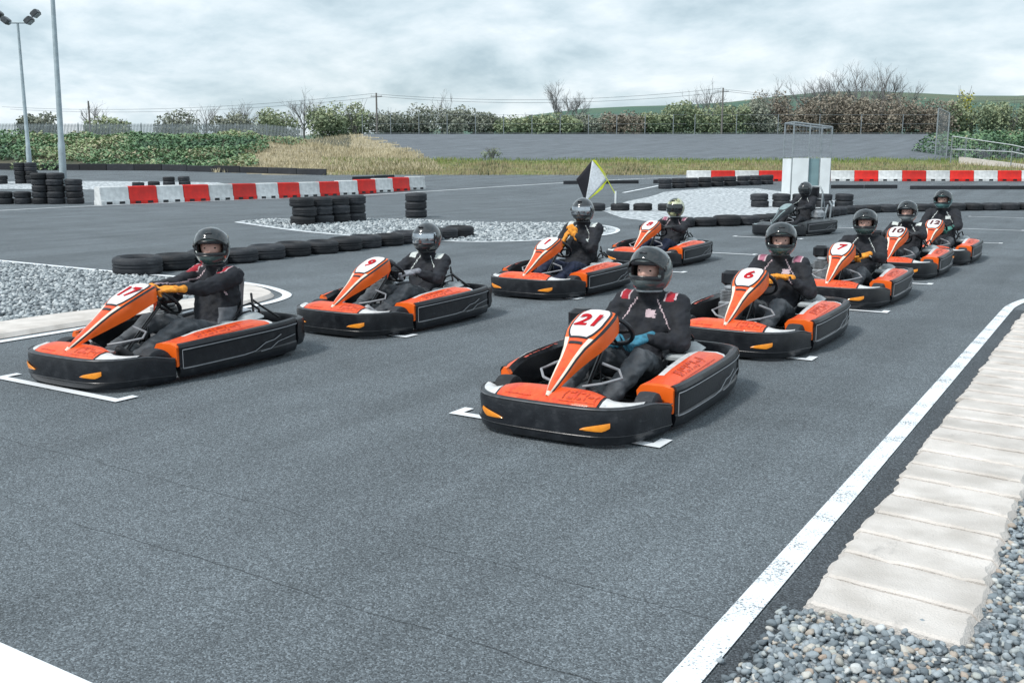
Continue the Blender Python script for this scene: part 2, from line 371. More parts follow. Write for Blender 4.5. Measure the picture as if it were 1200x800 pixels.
def decal(name, base, hot, pale):
    m = pm(name, base, rough=.38, coat=.12, scale=5); t = m.node_tree; b = t.nodes['Principled BSDF']
    tc = t.nodes.new('ShaderNodeTexCoord'); mp = t.nodes.new('ShaderNodeMapping'); mp.inputs['Scale'].default_value = (9, 3.2, 9)
    v = t.nodes.new('ShaderNodeTexNoise'); v.inputs['Scale'].default_value = 2.4; v.inputs['Detail'].default_value = 6; v.inputs['Roughness'].default_value = .65
    t.links.new(tc.outputs['Object'], mp.inputs['Vector']); t.links.new(mp.outputs[0], v.inputs['Vector'])
    cr = t.nodes.new('ShaderNodeValToRGB'); c = cr.color_ramp
    c.elements[0].position = .40; c.elements[0].color = (*hot, 1); c.elements[1].position = .64; c.elements[1].color = (*pale, 1)
    q = c.elements.new(.47); q.color = (*base, 1); q = c.elements.new(.58); q.color = (*base, 1)
    t.links.new(v.outputs['Fac'], cr.inputs['Fac']); t.links.new(cr.outputs['Color'], b.inputs['Base Color']); return m
M['orange'] = decal('orange_bodywork', (.86, .100, .018), (.76, .065, .015), (.88, .135, .032))
M['orange2'] = pm('bright_orange_panel', (.93, .14, .010), rough=.4, coat=.1, var=.12, scale=6)
M['amber'] = pm('amber_marker', (.95, .30, .02), rough=.3, coat=.4, var=.15, scale=20)
M['white'] = pm('white_bodywork', (.78, .78, .78), rough=.32, coat=.3, scale=16, base2=(.62, .62, .62))
M['cream'] = pm('cream_stripe', (.80, .70, .58), rough=.35, coat=.3, var=.08)
M['plate'] = pm('number_plate_white', (.78, .75, .75), rough=.6, coat=0, scale=14, base2=(.72, .66, .66))
M['rednum'] = pm('red_number', (.46, .012, .02), rough=.75, spec=.15)
M['darkred'] = pm('dark_red_lettering', (.55, .055, .016), rough=.45, var=.45, scale=60)
M['darknum'] = pm('dark_number', (.09, .025, .03), rough=.75, spec=.15)
M['steel'] = pm('bright_steel', (.55, .56, .58), rough=.3, metal=.9, var=.2, scale=15)
M['alu'] = pm('cast_aluminium', (.40, .42, .44), rough=.5, metal=.7, var=.25, scale=18)
M['seat'] = pm('seat_shell', (.10, .11, .12), rough=.4, var=.2)
M['tank'] = pm('translucent_tank', (.36, .39, .40), rough=.4, var=.1)
M['darkgrey'] = pm('dark_grey_bodywork', (.05, .058, .064), rough=.4, var=.3, scale=8, coat=.2)
M['tealgrey'] = pm('grey_green_bodywork', (.22, .30, .31), rough=.35, coat=.3, var=.2)
M['suit'] = pm('black_suit_cloth', (.016, .018, .024), rough=.85, var=.35, scale=14, bump=.35, bscale=40)
M['trouser'] = pm('charcoal_trouser_cloth', (.085, .094, .105), rough=.9, var=.28, scale=12, bump=.4, bscale=30)
M['navy'] = pm('navy_cloth', (.02, .028, .06), rough=.85, var=.3, scale=12, bump=.3)
M['greysuit'] = pm('grey_panel_cloth', (.19, .20, .22), rough=.85, var=.2, scale=14)
M['redcloth'] = pm('red_cloth', (.36, .014, .028), rough=.8, var=.2)
M['palepink'] = pm('pale_piping', (.52, .40, .43), rough=.8)
M['pinkcloth'] = pm('pink_cloth', (.36, .13, .19), rough=.8, var=.25)
M['whitecloth'] = pm('white_cloth', (.62, .66, .64), rough=.8, var=.15)
M['shoe'] = pm('dark_shoe', (.04, .042, .046), rough=.7, var=.3)
M['shoe_white'] = pm('white_shoe', (.58, .60, .62), rough=.6, var=.15)
M['skin'] = pm('face_skin', (.64, .38, .31), rough=.55, var=.12, scale=20)
M['eye'] = pm('eye_dark', (.02, .015, .012), rough=.2)
for n_, c_ in dict(orange=(.80, .30, .03), teal=(.035, .18, .27), grey=(.24, .25, .28), black=(.03, .032, .036), mint=(.06, .22, .18)).items():
    M['glove_' + n_] = pm('glove_' + n_, c_, rough=.75, var=.3, scale=45, bump=.2, bscale=120)
def helm(name, c, r=.22): return pm('helmet_' + name, c, rough=r, coat=1.0, var=.2, scale=9)
M['h_green'] = helm('dark_green', (.040, .075, .072)); M['h_grey'] = helm('dark_grey', (.065, .085, .088), .3); M['h_black'] = helm('black', (.022, .026, .03))
M['h_teal'] = helm('teal', (.08, .20, .20)); M['h_silver'] = helm('silver', (.20, .23, .24))
M['h_pale'] = ramp(helm('pale_pattern', (.5, .5, .3)), [(.42, (.03, .04, .03)), (.5, (.42, .43, .22)), (.6, (.60, .62, .45))])
M['visor_dark'] = pm('smoke_visor', (.012, .016, .018), rough=.07, coat=1., var=.1)
M['visor_mirror'] = pm('mirror_visor', (.42, .45, .48), rough=.1, metal=.9, var=.25, scale=6)
M['flag_black'] = pm('flag_black', (.015, .015, .022), rough=.8); M['flag_white'] = pm('flag_white', (.62, .66, .70), rough=.8); M['flag_yellow'] = pm('flag_yellow', (.55, .62, .04), rough=.8)


def objvar(m, lo, hi):
    t = m.node_tree; b = t.nodes['Principled BSDF']; src = b.inputs['Base Color'].links[0].from_socket
    oi = t.nodes.new('ShaderNodeObjectInfo'); mr = t.nodes.new('ShaderNodeMapRange'); mr.inputs['To Min'].default_value = lo; mr.inputs['To Max'].default_value = hi
    vm = t.nodes.new('ShaderNodeVectorMath'); vm.operation = 'SCALE'; t.links.new(oi.outputs['Random'], mr.inputs['Value'])
    t.links.new(src, vm.inputs[0]); t.links.new(mr.outputs[0], vm.inputs['Scale']); t.links.new(vm.outputs[0], b.inputs['Base Color'])
def scuff(m, col, amt=.62, scl=(22, 5, 22), fac=.6):
    t = m.node_tree; b = t.nodes['Principled BSDF']; src = b.inputs['Base Color'].links[0].from_socket
    tc = t.nodes.new('ShaderNodeTexCoord'); oi = t.nodes.new('ShaderNodeObjectInfo'); mp = t.nodes.new('ShaderNodeMapping'); mp.inputs['Scale'].default_value = scl
    nz = t.nodes.new('ShaderNodeTexNoise'); nz.noise_dimensions = '4D'; nz.inputs['Scale'].default_value = 1.0; nz.inputs['Detail'].default_value = 9; nz.inputs['Roughness'].default_value = .68
    mw = t.nodes.new('ShaderNodeMath'); mw.operation = 'MULTIPLY'; mw.inputs[1].default_value = 40; t.links.new(oi.outputs['Random'], mw.inputs[0]); t.links.new(mw.outputs[0], nz.inputs['W'])
    t.links.new(tc.outputs['Object'], mp.inputs['Vector']); t.links.new(mp.outputs[0], nz.inputs['Vector'])
    mr = t.nodes.new('ShaderNodeMapRange'); mr.inputs['From Min'].default_value = amt; mr.inputs['From Max'].default_value = amt + .12; mr.inputs['To Max'].default_value = fac
    t.links.new(nz.outputs['Fac'], mr.inputs['Value']); mix = t.nodes.new('ShaderNodeMix'); mix.data_type = 'RGBA'
    t.links.new(mr.outputs[0], mix.inputs['Factor']); t.links.new(src, mix.inputs['A']); mix.inputs['B'].default_value = (*col, 1); t.links.new(mix.outputs['Result'], b.inputs['Base Color'])
scuff(M['black'], (.085, .09, .095), .60, (14, 14, 60), .55); scuff(M['orange'], (.20, .07, .04), .60, (26, 7, 26), .55); scuff(M['orange2'], (.25, .06, .02), .62, (26, 9, 26), .5)
scuff(M['white'], (.25, .25, .25), .60, (22, 9, 22), .6); scuff(M['whiteblock'], (.16, .16, .16), .60, (2.5, 2.5, 9), .55); scuff(M['redblock'], (.22, .05, .04), .58, (2.5, 2.5, 9), .6)
scuff(M['rubber'], (.075, .078, .08), .55, (6, 6, 16), .55); scuff(M['concrete'], (.25, .24, .23), .60, (9, 3, 9), .45); scuff(M['belt'], (.07, .07, .07), .56, (3, 3, 9), .5)
for k_, lo, hi in (('rubber', .7, 1.7), ('whiteblock', .86, 1.04), ('redblock', .78, 1.05), ('orange', .86, 1.06), ('concrete', .93, 1.06), ('black', .75, 1.3), ('belt', .7, 1.6)): objvar(M[k_], lo, hi)

# ------------------------------------------------------------------ the setting: ground sheets
ORD = ['first', 'second', 'third', 'fourth', 'fifth', 'sixth', 'seventh', 'eighth', 'ninth', 'tenth', 'eleventh', 'twelfth', 'thirteenth', 'fourteenth',
       'fifteenth', 'sixteenth', 'seventeenth', 'eighteenth', 'nineteenth', 'twentieth']
ORD += ['twenty-' + q for q in ORD[:9]] + ['thirtieth'] + ['thirty-' + q for q in ORD[:9]]
def struct(o, kind='structure'): o['kind'] = kind; return o
def patch(name, ds, us, mats, mfun=None, wide=None):
    mb = MB(); rows = []
    for d in ds:
        rows.append([W(u * d if wide is None else u * wide(d), d) for u in us])
    mb.grid(rows, m=(lambda i, j: mfun((ds[i] + ds[i + 1]) / 2, (us[j] + us[j + 1]) / 2)) if mfun else 0)
    return struct(mb.build(name, mats, smooth=True, angle=60))
lin = lambda a, b, n: [a + (b - a) * i / (n - 1) for i in range(n)]
patch('track', [-70, -20, 0, 15, 30, 45, 50, 55, 60, 65], lin(-1, 1, 25), [M['asphalt']], wide=lambda d: 75 + max(d, 0) * .7)
patch('grass_verge', lin(65, 78, 10), lin(-.16, 1.2, 60), [M['grass']])
patch('car_park', lin(78, 122, 23), lin(-.16, .0, 41) + lin(.03, 1.2, 30), [M['carpark'], M['straw']], lambda d, u: 1 if u < -.085 - .0016 * (d - 78) + .008 * math.sin(d * .9) else 0)
patch('ivy_bank', lin(65, 92, 22) + [122], lin(-1.2, -.16, 70), [M['soil'], M['straw'], M['asphalt']],
      lambda d, u: 2 if d < 71 + 4 * ss(-.28, -.45, u) - 8 * ss(-.34, -.2, u) else (1 if u > -.295 + .0035 * (d - 72) * 1.0 + .012 * math.sin(d * 1.3) else 0))
patch('field', [122, 130, 140, 170, 210, 260, 320, 400, 500, 620, 800, 1100, 1500, 2000, 3000, 5000], lin(-1.4, 1.4, 60), [M['field']])

def catmull(pts, k=8):
    P = [Vector((*p, 0)) if len(p) == 2 else Vector(p) for p in pts]; P = [2 * P[0] - P[1]] + P + [2 * P[-1] - P[-2]]; o = []
    for i in range(1, len(P) - 2):
        for q in range(k):
            t = q / k
            o.append(.5 * ((2 * P[i]) + (P[i + 1] - P[i - 1]) * t + (2 * P[i - 1] - 5 * P[i] + 4 * P[i + 1] - P[i + 2]) * t * t + (3 * P[i] - P[i - 1] - 3 * P[i + 1] + P[i + 2]) * t ** 3))
    o.append(P[-2]); return o
def offset(path, dist):
    o = []
    for i, p in enumerate(path):
        t = (path[min(i + 1, len(path) - 1)] - path[max(i - 1, 0)]); t.z = 0; t.normalize()
        o.append(p + Vector((t.y, -t.x, 0)) * dist)
    return o
def strip(name, path, w0, w1, mat, lift, parent=None):
    mb = MB(); a, b = offset(path, w0), offset(path, w1)
    mb.grid([[(p.x, p.y, gz(p.x, p.y) + lift) for p in q] for q in (a, b)])
    return mb.build(name, mat, parent)
def flatpoly(name, pts, mat, lift):
    bm = bmesh.new(); vs = [bm.verts.new((p[0], p[1], 0)) for p in pts]; f = bm.faces.new(vs)
    bmesh.ops.triangulate(bm, faces=bm.faces[:])
    bmesh.ops.subdivide_edges(bm, edges=[e_ for e_ in bm.edges if e_.calc_length() > 3], cuts=3, use_grid_fill=True)
    for v in bm.verts: v.co.z = gz(v.co.x, v.co.y) + lift
    bmesh.ops.recalc_face_normals(bm, faces=bm.faces)
    if sum(f_.normal.z for f_ in bm.faces) < 0: bmesh.ops.reverse_faces(bm, faces=bm.faces[:])
    me = bpy.data.meshes.new(name); bm.to_mesh(me); bm.free(); me.materials.append(mat)
    return struct(link(name, me))

# white line down the right edge, bending right at the end of the straight
edge = [Vector((-1.045, y, 0)) for y in lin(-4, 11.2, 20)] + catmull([(-1.045, 11.6), (-1.03, 12.2), (-.9, 13.0), (-.55, 14.2), (.3, 16.2), (1.9, 19), (4.5, 22.5), (8, 26.5)], 6)
struct(strip('track_edge_line', edge, -.051, .051, M['line'], .008))
struct(strip('rough_asphalt_strip', edge[:24], .06, .46, M['asphalt_rough'], .004))
# start line across the track, close to the camera
struct(strip('start_line', [Vector((x, 1.46, 0)) for x in lin(-8.4, -1.12, 12)], -.24, .24, M['line_fresh'], .008))
# far edge line below the left barrier
struct(strip('far_edge_line', catmull([(-29.6, 8), (-31.0, 18.4), (-31.3, 22.2), (-30.8, 30.4), (-29.2, 38.3), (-27.2, 48.1), (-25.2, 55), (-22, 61)], 8), -.09, .09, M['line'], .010))
struct(strip('island_edge_line', catmull([(-20.6, 43), (-21.3, 48), (-22.2, 53.5)], 6), -.09, .09, M['line'], .010))
# grid brackets: (x left, x right, y)
BR = [(-7.09, -5.66, 4.08), (-6.95, -5.52, 7.05), (-6.80, -5.38, 10.1), (-6.85, -5.40, 13.35), (-6.85, -5.41, 16.55), (-7.18, -5.7, 20.4), (-7.1, -5.6, 24.4),
      (-3.59, -2.13, 5.02), (-3.52, -2.08, 7.95), (-3.52, -2.10, 10.92), (-3.55, -2.12, 13.75), (-3.55, -2.09, 16.9), (-3.5, -2.08, 21.4), (-3.5, -2.05, 25.6), (-4.0, -2.4, 31.3)]
for (x0, x1, y) in BR:
    mb = MB(); hw = .036; z = .009
    for (a, b, c, d) in ((x0, x1, y - hw, y + hw), (x0, x0 + .07, y + hw, y + .15), (x1 - .07, x1, y + hw, y + .15)):
        mb.grid([[(a, c, z), (b, c, z)], [(a, d, z), (b, d, z)]])
    struct(mb.build('grid_bracket', M['line_fresh'], smooth=False))

# rippled pale concrete kerb on the right
kb = struct(empty('kerb', (-.6, 8, 0)))
y = 3.36; i = 0
while y < 14.6:
    dep = .285 * random.uniform(.93, 1.07); rows = []; nx = 22; sk = -.055 + random.uniform(-.012, .012); jl, jr = random.uniform(-.018, .018), random.uniform(-.016, .016)
    for t, zz, ins in ((0, -.02, 0), (0.004, .032, 0), (.03, .041, .004), (.10, .042, .004), (.22, .038, .003), (.36, .035, .003), (.5, .033, .003), (.64, .031, .003), (.8, .030, .003), (.97, .029, .003), (.985, .012, 0), (.99, -.02, 0)):
        r = []
        for j in range(nx + 1):
            u = j / nx; x0 = -.878 + .5 * jl + .016 * mnoise.noise((i * 3.1, t * 6, 1)) + .012 * mnoise.noise((i * 7.7, t * 14, 3)); x1 = -.305 + jr + .1 * ss(6, 12, y) + .022 * mnoise.noise((i * 2.3, t * 6, 5))
            x = x0 + ins + (x1 - x0 - 2 * ins) * u; chip = max(0, mnoise.noise((x * 14, i * 1.7, t * 2)) - .25)
            e_ = min(1, min(u, 1 - u) * 22); zz2 = zz * (.25 + .75 * e_) - .02 * chip * (t < .2) + .0015 * mnoise.noise((x * 20, (y + t) * 20, 0))
            r.append((x + .6, y + dep * t + sk * (u - .5) + .012 * mnoise.noise((x * 5, i, 2)) - 8, max(-.02, zz2)))
        rows.append(r)
    mb = MB(); mb.grid(rows); mb.build('slab', M['concrete'], kb, angle=28); y += dep; i += 1
# gravel beside it
flatpoly('gravel_bed', [(-.89, -3), (-.87, 3.5), (-.6, 3.6), (-.4, 3.5), (-.33, 3.6), (-.33, 9), (-.1, 12), (1.5, 14.5), (9, 14.5), (9, -3)], M['gravel_base'], .006)
def ico(sub, seed):
    bm = bmesh.new(); bmesh.ops.create_icosphere(bm, subdivisions=sub, radius=1)
    for v in bm.verts:
        n = mnoise.noise(v.co * 1.3 + Vector((seed * 7.1, seed, 0))) + .45 * mnoise.noise(v.co * 3.1 + Vector((seed, 3, 1))); v.co *= 1 + .48 * n
        v.co.z *= .62; v.co.y *= .82
    r = ([tuple(v.co) for v in bm.verts], [[v.index for v in f.verts] for f in bm.faces]); bm.free(); return r
def stones(name, pts, rmin, rmax, sub, mat, zj):
    n = len(pts); s = NR.uniform(rmin, rmax, n) * np.where(NR.rand(n) < .12, 1.35, 1)
    P = np.array([(x, y, gz(x, y) + s[i] * .3 + NR.uniform(0, zj)) for i, (x, y) in enumerate(pts)])
    return struct(scatter(name, [ico(sub, q) for q in range(7)], P, s, rot_rand(n, .7), mat, NR.rand(n), smooth=False), 'stuff')
pts = []
while len(pts) < 11000:
    x, y = (NR.uniform(-.99, -.85) if NR.rand() < .006 else NR.uniform(-.93, .75)), NR.uniform(2.45, 5.6)
    if y > 3.40 + .06 * math.sin(x * 9) and x < -.31 + .012 * math.sin(y * 20): continue
    if x < -.89 and NR.rand() < .6: continue
    if x > .2 and y < 3.2: continue
    pts.append((x, y))
stones('gravel', pts, .007, .017, 2, M['stone'], .020)

# gravel island on the left with its kerb and painted outline
il = catmull([(-8.47, -2), (-8.47, 3), (-8.48, 5.0), (-8.46, 6.2), (-8.22, 7.2), (-8.28, 8.1), (-8.75, 8.72), (-10.08, 9.16), (-12.3, 9.08), (-15.4, 9.12), (-22, 9.3)], 8)
struct(strip('island_outline', il, -.055, .055, M['line_fresh'], .009))
inner = offset(il, -.86)
flatpoly('gravel_island', [(p.x, p.y) for p in offset(il, -.16)] + [(-22, -2)], M['gravel_base'], .005)
kp = [p for p in il if not (p.y > 8.95 and p.x < -10.3)]
mb = MB(); o1, o2, o3 = offset(kp, -.15), offset(kp, -.5), offset(kp, -.88)
mb.grid([[(p.x, p.y, .004) for p in o1], [(p.x, p.y, .045) for p in offset(kp, -.19)], [(p.x, p.y, .05) for p in o2], [(p.x, p.y, .04) for p in o3], [(p.x, p.y, -.01) for p in offset(kp, -.9)]])
struct(mb.build('kerb', M['concrete']))
pts = []
while len(pts) < 15000:
    x, y = NR.uniform(-17, -8.7), NR.uniform(3.5, 9.02)
    if x > -9.38 and y < 8.3: continue
    if y > 8.96 - .12 * (x > -10.5): continue
    if x > -9.3: continue
    pts.append((x, y))
stones('gravel', pts, .017, .032, 1, M['stone_light'], .015)
# gravel islands further up
isl2 = catmull([(-19.9, 18.2), (-15.6, 16.5), (-12.0, 16.1), (-10.6, 16.6), (-9.9, 18), (-9.7, 19.6), (-10.3, 21.2), (-11.4, 22.3), (-12.6, 22.4), (-14.3, 21.6), (-16.7, 21.6), (-19.6, 20.2), (-20.2, 19.2), (-19.9, 18.2)], 6)
flatpoly('gravel_island', [(p.x, p.y) for p in isl2[:-1]], M['gravel_far'], .006)
struct(strip('island_outline', isl2, -.05, .05, M['line'], .010))
flatpoly('gravel_island', [(-9.6, 23.2), (-8.2, 25.1), (-7.6, 31.4), (-8.0, 36), (-12.5, 46), (-16.2, 49.5), (-18.4, 49), (-19.2, 44.6), (-17.2, 36.5), (-14.7, 29.0), (-12.2, 25.4)], M['gravel_far'], .006)
pts = []
def inpoly(x, y, P):
    c = False; j = len(P) - 1
    for i in range(len(P)):
        if (P[i][1] > y) != (P[j][1] > y) and x < (P[j][0] - P[i][0]) * (y - P[i][1]) / (P[j][1] - P[i][1]) + P[i][0]: c = not c
        j = i
    return c
PP = [(p.x, p.y) for p in offset(isl2, -.2)]
while len(pts) < 5000:
    x, y = NR.uniform(-20, -9), NR.uniform(16, 22.6)
    if inpoly(x, y, PP): pts.append((x, y))
stones('gravel', pts, .025, .05, 1, M['stone_light'], .01)
# pale infield by the far left tyre stacks
flatpoly('sand_infield', [tuple(W(a, b)[:2]) for a, b in ((-30, 50.5), (-19, 49.5), (-14, 51.5), (-16.5, 56), (-24, 57.5), (-33, 56))], M['gravel_far'], .012)

# ------------------------------------------------------------------ tyres
def tyre_mesh(name, ro=.31, ri=.185, wd=.20, n=22):
    h = wd / 2
    prof = [(ri, -h * .72), (ri + .03, -h * .95), (ro - .06, -h), (ro - .015, -h * .82), (ro, -h * .6), (ro, -h * .28), (ro - .012, -h * .24), (ro - .012, -h * .12), (ro, -h * .08),
            (ro, h * .08), (ro - .012, h * .12), (ro - .012, h * .24), (ro, h * .28), (ro, h * .6), (ro - .015, h * .82), (ro - .06, h), (ro - .075, h * .93), (ri + .03, h * .95), (ri, h * .72), (ri - .004, 0)]
    mb = MB(); mb.lathe(prof, n, closed=True); return mb.mesh(name, M['rubber'], angle=35)
TY = [tyre_mesh('tyre', wd=.235), tyre_mesh('tyre', .295, .175, .22), tyre_mesh('tyre', .345, .21, .255)]
TH = [.235, .22, .255]
def tyre(X, Y, z, k, label, group, tilt=.03):
    o = link('tyre', TY[k], None, (X, Y, z + TH[k] / 2 + gz(X, Y)), (random.uniform(-tilt, tilt), random.uniform(-tilt, tilt), random.uniform(0, 6)))
    return tag(o, label, 'tyre', group)
def tyre_row(P0, P1, n, lab, group, k=0, jit=.03):
    for i in range(n):
        t = i / max(1, n - 1); X = P0[0] + (P1[0] - P0[0]) * t + random.uniform(-jit, jit); Y = P0[1] + (P1[1] - P0[1]) * t + random.uniform(-jit, jit)
        tyre(X, Y, 0, k, lab(i, n), group)
# the row along the inside of the left lane
ys = [9.12, 9.8, 10.42, 11.04, 11.67, 12.3, 12.93, 13.55, 14.17, 14.8, 15.42, 16.04, 16.66, 17.22]
for i, y in enumerate(ys):
    tyre(-12.05 + random.uniform(-.04, .04), y, 0, 2 if i == 0 else (0 if i % 3 else 1), f'{ORD[i]} black tyre from the left in the flat row beside the left lane', 'tyres in the row beside the left lane')
def stack(X, Y, n, what, group, k=0, jit=.025):
    z = 0; names = {1: ['only'], 2: ['bottom', 'top'], 3: ['bottom', 'middle', 'top'], 4: ['bottom', 'second lowest', 'second highest', 'top'],
                    5: ['bottom', 'second lowest', 'middle', 'second highest', 'top'], 6: ['bottom', 'second lowest', 'third lowest', 'third highest', 'second highest', 'top']}[n]
    for i in range(n):
        tyre(X + random.uniform(-jit, jit), Y + random.uniform(-jit, jit), z, k, f'{names[i]} tyre {what}', group); z += TH[k] * .97
for i in range(4):
    stack(-17.62 + .02 * i, 18.35 + .62 * i, 3, f'of the {ORD[i]} column from the left in the tyre block on the gravel', 'tyre block on the gravel island')
stack(-17.3, 22.55, 3, 'of the lone short stack on the far end of the gravel', 'lone tyre stack on the gravel')
# around the light poles
pc = W(-17.0, 37.75)
for i, (a, b) in enumerate(((-.60, -.55), (.02, -.62), (.64, -.5))):
    p = W(-17.0 + a, 37.75 + b); stack(p.x, p.y, (5, 5, 4)[i], f'of the {["left", "middle", "right"][i]} column in front of the taller light pole', 'tyres round the taller light pole')
for i, (a, b) in enumerate(((-1.24, -.6), (-1.88, -.7))):
    p = W(-17.0 + a, 37.75 + b); stack(p.x, p.y, 2, f'of the {["nearer", "outer"][i]} low pair left of the taller light pole', 'tyres round the taller light pole')
for i, (a, b) in enumerate(((-.31, -.5), (.31, -.5))):
    p = W(-26.7 + a, 55.4 + b); stack(p.x, p.y, 5, f'of the {["left", "right"][i]} column in front of the floodlight mast', 'tyres round the floodlight mast')
p = W(-27.9, 54.6); stack(p.x, p.y, 2, 'of the low stack cut by the left picture edge', 'tyres by the picture edge')
for i, (a, b) in enumerate(((-19.6, 52.3), (-19.0, 52.9), (-18.3, 53.2), (-17.6, 53.6))):
    p = W(a, b); stack(p.x, p.y, (1, 1, 2, 2)[i], f'of the {ORD[i]} heap from the left behind the left barrier', 'loose tyres behind the left barrier')
# island rows
tyre_row((-14.75, 28.75), (-12.75, 29.9), 4, lambda i, n: f'{ORD[i]} flat tyre from the left beside the flag', 'tyres beside the flag')
pth = catmull([(-9.3, 22.75), (-8.55, 23.8), (-7.95, 25.1), (-7.55, 28), (-7.25, 31.4), (-5.4, 34.3), (-3.0, 36.6), (.2, 39.4)], 40)
acc = 0; last = pth[0]; k = 0
for p in pth:
    acc += (p - last).length; last = p
    if acc >= .63 or k == 0:
        acc = 0
        tyre(p.x, p.y, 0, k % 3 if k < 3 else 0, f'{ORD[k]} tyre from the left in the long curved row behind the grid', 'long curved tyre row behind the grid'); k += 1
a, b = W(7.75, 50.6), W(13.9, 54.4)
for i in range(9):
    t = i / 8; stack(a.x + (b.x - a.x) * t, a.y + (b.y - a.y) * t, 2, f'of the {ORD[i]} pair from the left before the right barrier', 'tyre pairs before the right barrier', k=2)
for i in range(5):
    t = i / 4; stack(-11.0 + 2.5 * t, 33.9 + 1.5 * t, 2, f'of the {ORD[i]} column from the left in front of the marshal hut', 'tyre columns before the marshal hut')

# ------------------------------------------------------------------ barriers
def block_mesh(name, L, mat, h=.64):
    mb = MB(); prof = [(-.24, 0), (-.24, .14), (-.20, .2), (-.17, h - .03), (-.145, h), (.145, h), (.17, h - .03), (.20, .2), (.24, .14), (.24, 0)]
    xs = [-L / 2 + .012, -L / 2 + .03, L / 2 - .03, L / 2 - .012]
    rows = [[(x, y * (.97 if i in (0, 3) else 1), z * (1 if i in (1, 2) else .992)) for y, z in prof] for i, x in enumerate(xs)]
    mb.grid(rows, cv=True); mb.cap(rows[0], flip=True); mb.cap(rows[-1])
    for s_ in (-1, 1): mb.box((s_ * L * .22, -.243, .07), (.22, .012, .09), m=1)
    return mb.mesh(name, [mat, M['black']], angle=30)
def barrier(P0, P1, n, h, where, group, skip=()):
    L = (P1 - P0).length / n; a = math.atan2(P1.y - P0.y, P1.x - P0.x)
    ms = [block_mesh('barrier_block', L, M['whiteblock'], h), block_mesh('barrier_block', L, M['redblock'], h)]; cnt = [0, 0]
    for i in range(n):
        if i in skip: cnt[i % 2] += 1; continue
        p = P0 + (P1 - P0) * ((i + .5) / n)
        o = link('barrier_block', ms[i % 2], None, (p.x, p.y, gz(p.x, p.y)), (0, random.uniform(-.004, .004), a + random.uniform(-.012, .012)))
        tag(o, f'{ORD[cnt[i % 2]]} {("white", "red")[i % 2]} block from the left of the {where}', 'barrier block', group); cnt[i % 2] += 1
barrier(W(-15.05, 36.1), W(-4.5, 50.2), 15, .66, 'slanting left barrier', 'blocks of the left barrier')
barrier(W(10.05, 57.5), W(30.6, 57.5), 15, .6, 'straight barrier at the right', 'blocks of the right barrier', skip=(4,))

def belt(P0, P1, h, n, label, group=None, th=.10):
    c = (P0 + P1) / 2; t = empty('belt_wall', (c.x, c.y, 0), 0, label, 'rubber wall', group); L = (P1 - P0).length
    d = (P1 - P0).normalized(); a = math.atan2(d.y, d.x)
    for i in range(n):
        p = P0 + (P1 - P0) * ((i + .5) / n); z = gz(p.x, p.y)
        q0, q1 = P0 + (P1 - P0) * (i / n), P0 + (P1 - P0) * ((i + 1) / n)
        sl = math.atan2(gz(q1.x, q1.y) - gz(q0.x, q0.y), L / n)
        mb = MB(); hh = h * random.uniform(.9, 1.08)
        mb.box((0, 0, hh / 2 - .02), (L / n - .03, th, hh), bev=.02)
        o = mb.build('panel', M['belt'], t); o.location = (p.x - c.x, p.y - c.y, z); o.rotation_euler = (0, -sl, a + random.uniform(-.01, .01))
    return t
wp = [W(-47, 73.4), W(-37.1, 72.4), W(-24.8, 70.9), W(-11.95, 64.4)]
for i, lb in enumerate(('low black rubber wall running out at the left picture edge', 'low black rubber wall under the ivy bank behind the light poles', 'low black rubber wall under the straw slope')):
    belt(wp[i], wp[i + 1], .46, (4, 6, 6)[i], lb, 'rubber walls along the bank')
belt(W(-9.4, 58.7), W(-7.1, 60.4), .22, 2, 'short low rubber strip behind the end of the left barrier')
belt(W(2.79, 54.4), W(7.0, 55.1), .22, 2, 'low black rubber strip behind the flag')
belt(W(7.8, 55.2), W(11.5, 55.6), .22, 2, 'low black rubber strip left of the right barrier')
belt(W(16.2, 50.7), W(19.6, 50.7), .2, 2, 'low black rubber strip just right of the marshal hut')
belt(W(19.95, 50.0), W(27.5, 50.0), .2, 3, 'low black rubber strip at the right picture edge')

# ------------------------------------------------------------------ poles, fences, hut, railing, flag
def light_pole(cx, d, top, lean, r0, r1, head, label):
    p = W(cx, d); t = empty('light_pole', p, 0, label, 'light pole'); ax = Vector((CY, SY, 0))
    tip = ax * lean + Vector((0, 0, top - p.z))
    mb = MB(); mb.tube([Vector((0, 0, 0)), tip * .22, tip * .225, tip], [r0 * 1.25, r0 * 1.2, r0, r1], 10); mb.build('pole', M['polegrey'], t)
    mb = MB(); mb.box((0, 0, .012), (.5, .5, .024)); mb.build('base_plate', M['galv'], t)
    if head:
        mb = MB(); mb.tube([tip - ax * .75 + Vector((0, 0, .05)), tip + ax * .75 + Vector((0, 0, .05))], .05, 8); mb.build('cross_arm', M['polegrey'], t)
        for s_ in (-1, 1):
            for k_ in (0, 1):
                c = tip + ax * (s_ * (.62 + .38 * k_)) + Vector((0, 0, .17 + .36 * k_))
                mb = MB(); rm = (Matrix.Rotation(R(YAW), 3, 'Z') @ Matrix.Rotation(R(-38 * s_), 3, 'Y'))
                mb.box(c, (.42, .5, .30), rm, bev=.05); fl = mb.build('floodlight', M['darkgrey'], t)
                mb = MB(); mb.box(c + rm @ Vector((0, 0, -.155)), (.34, .40, .02), rm); mb.build('lens', M['galv'], fl)
    return t
light_pole(-17.0, 37.8, 10.2, .22, .105, .06, False, 'tall pale grey light pole rising out of the picture behind stacked tyres')
light_pole(-26.7, 55.4, 8.85, .03, .11, .06, True, 'pale grey floodlight mast with four lamps on a cross arm')
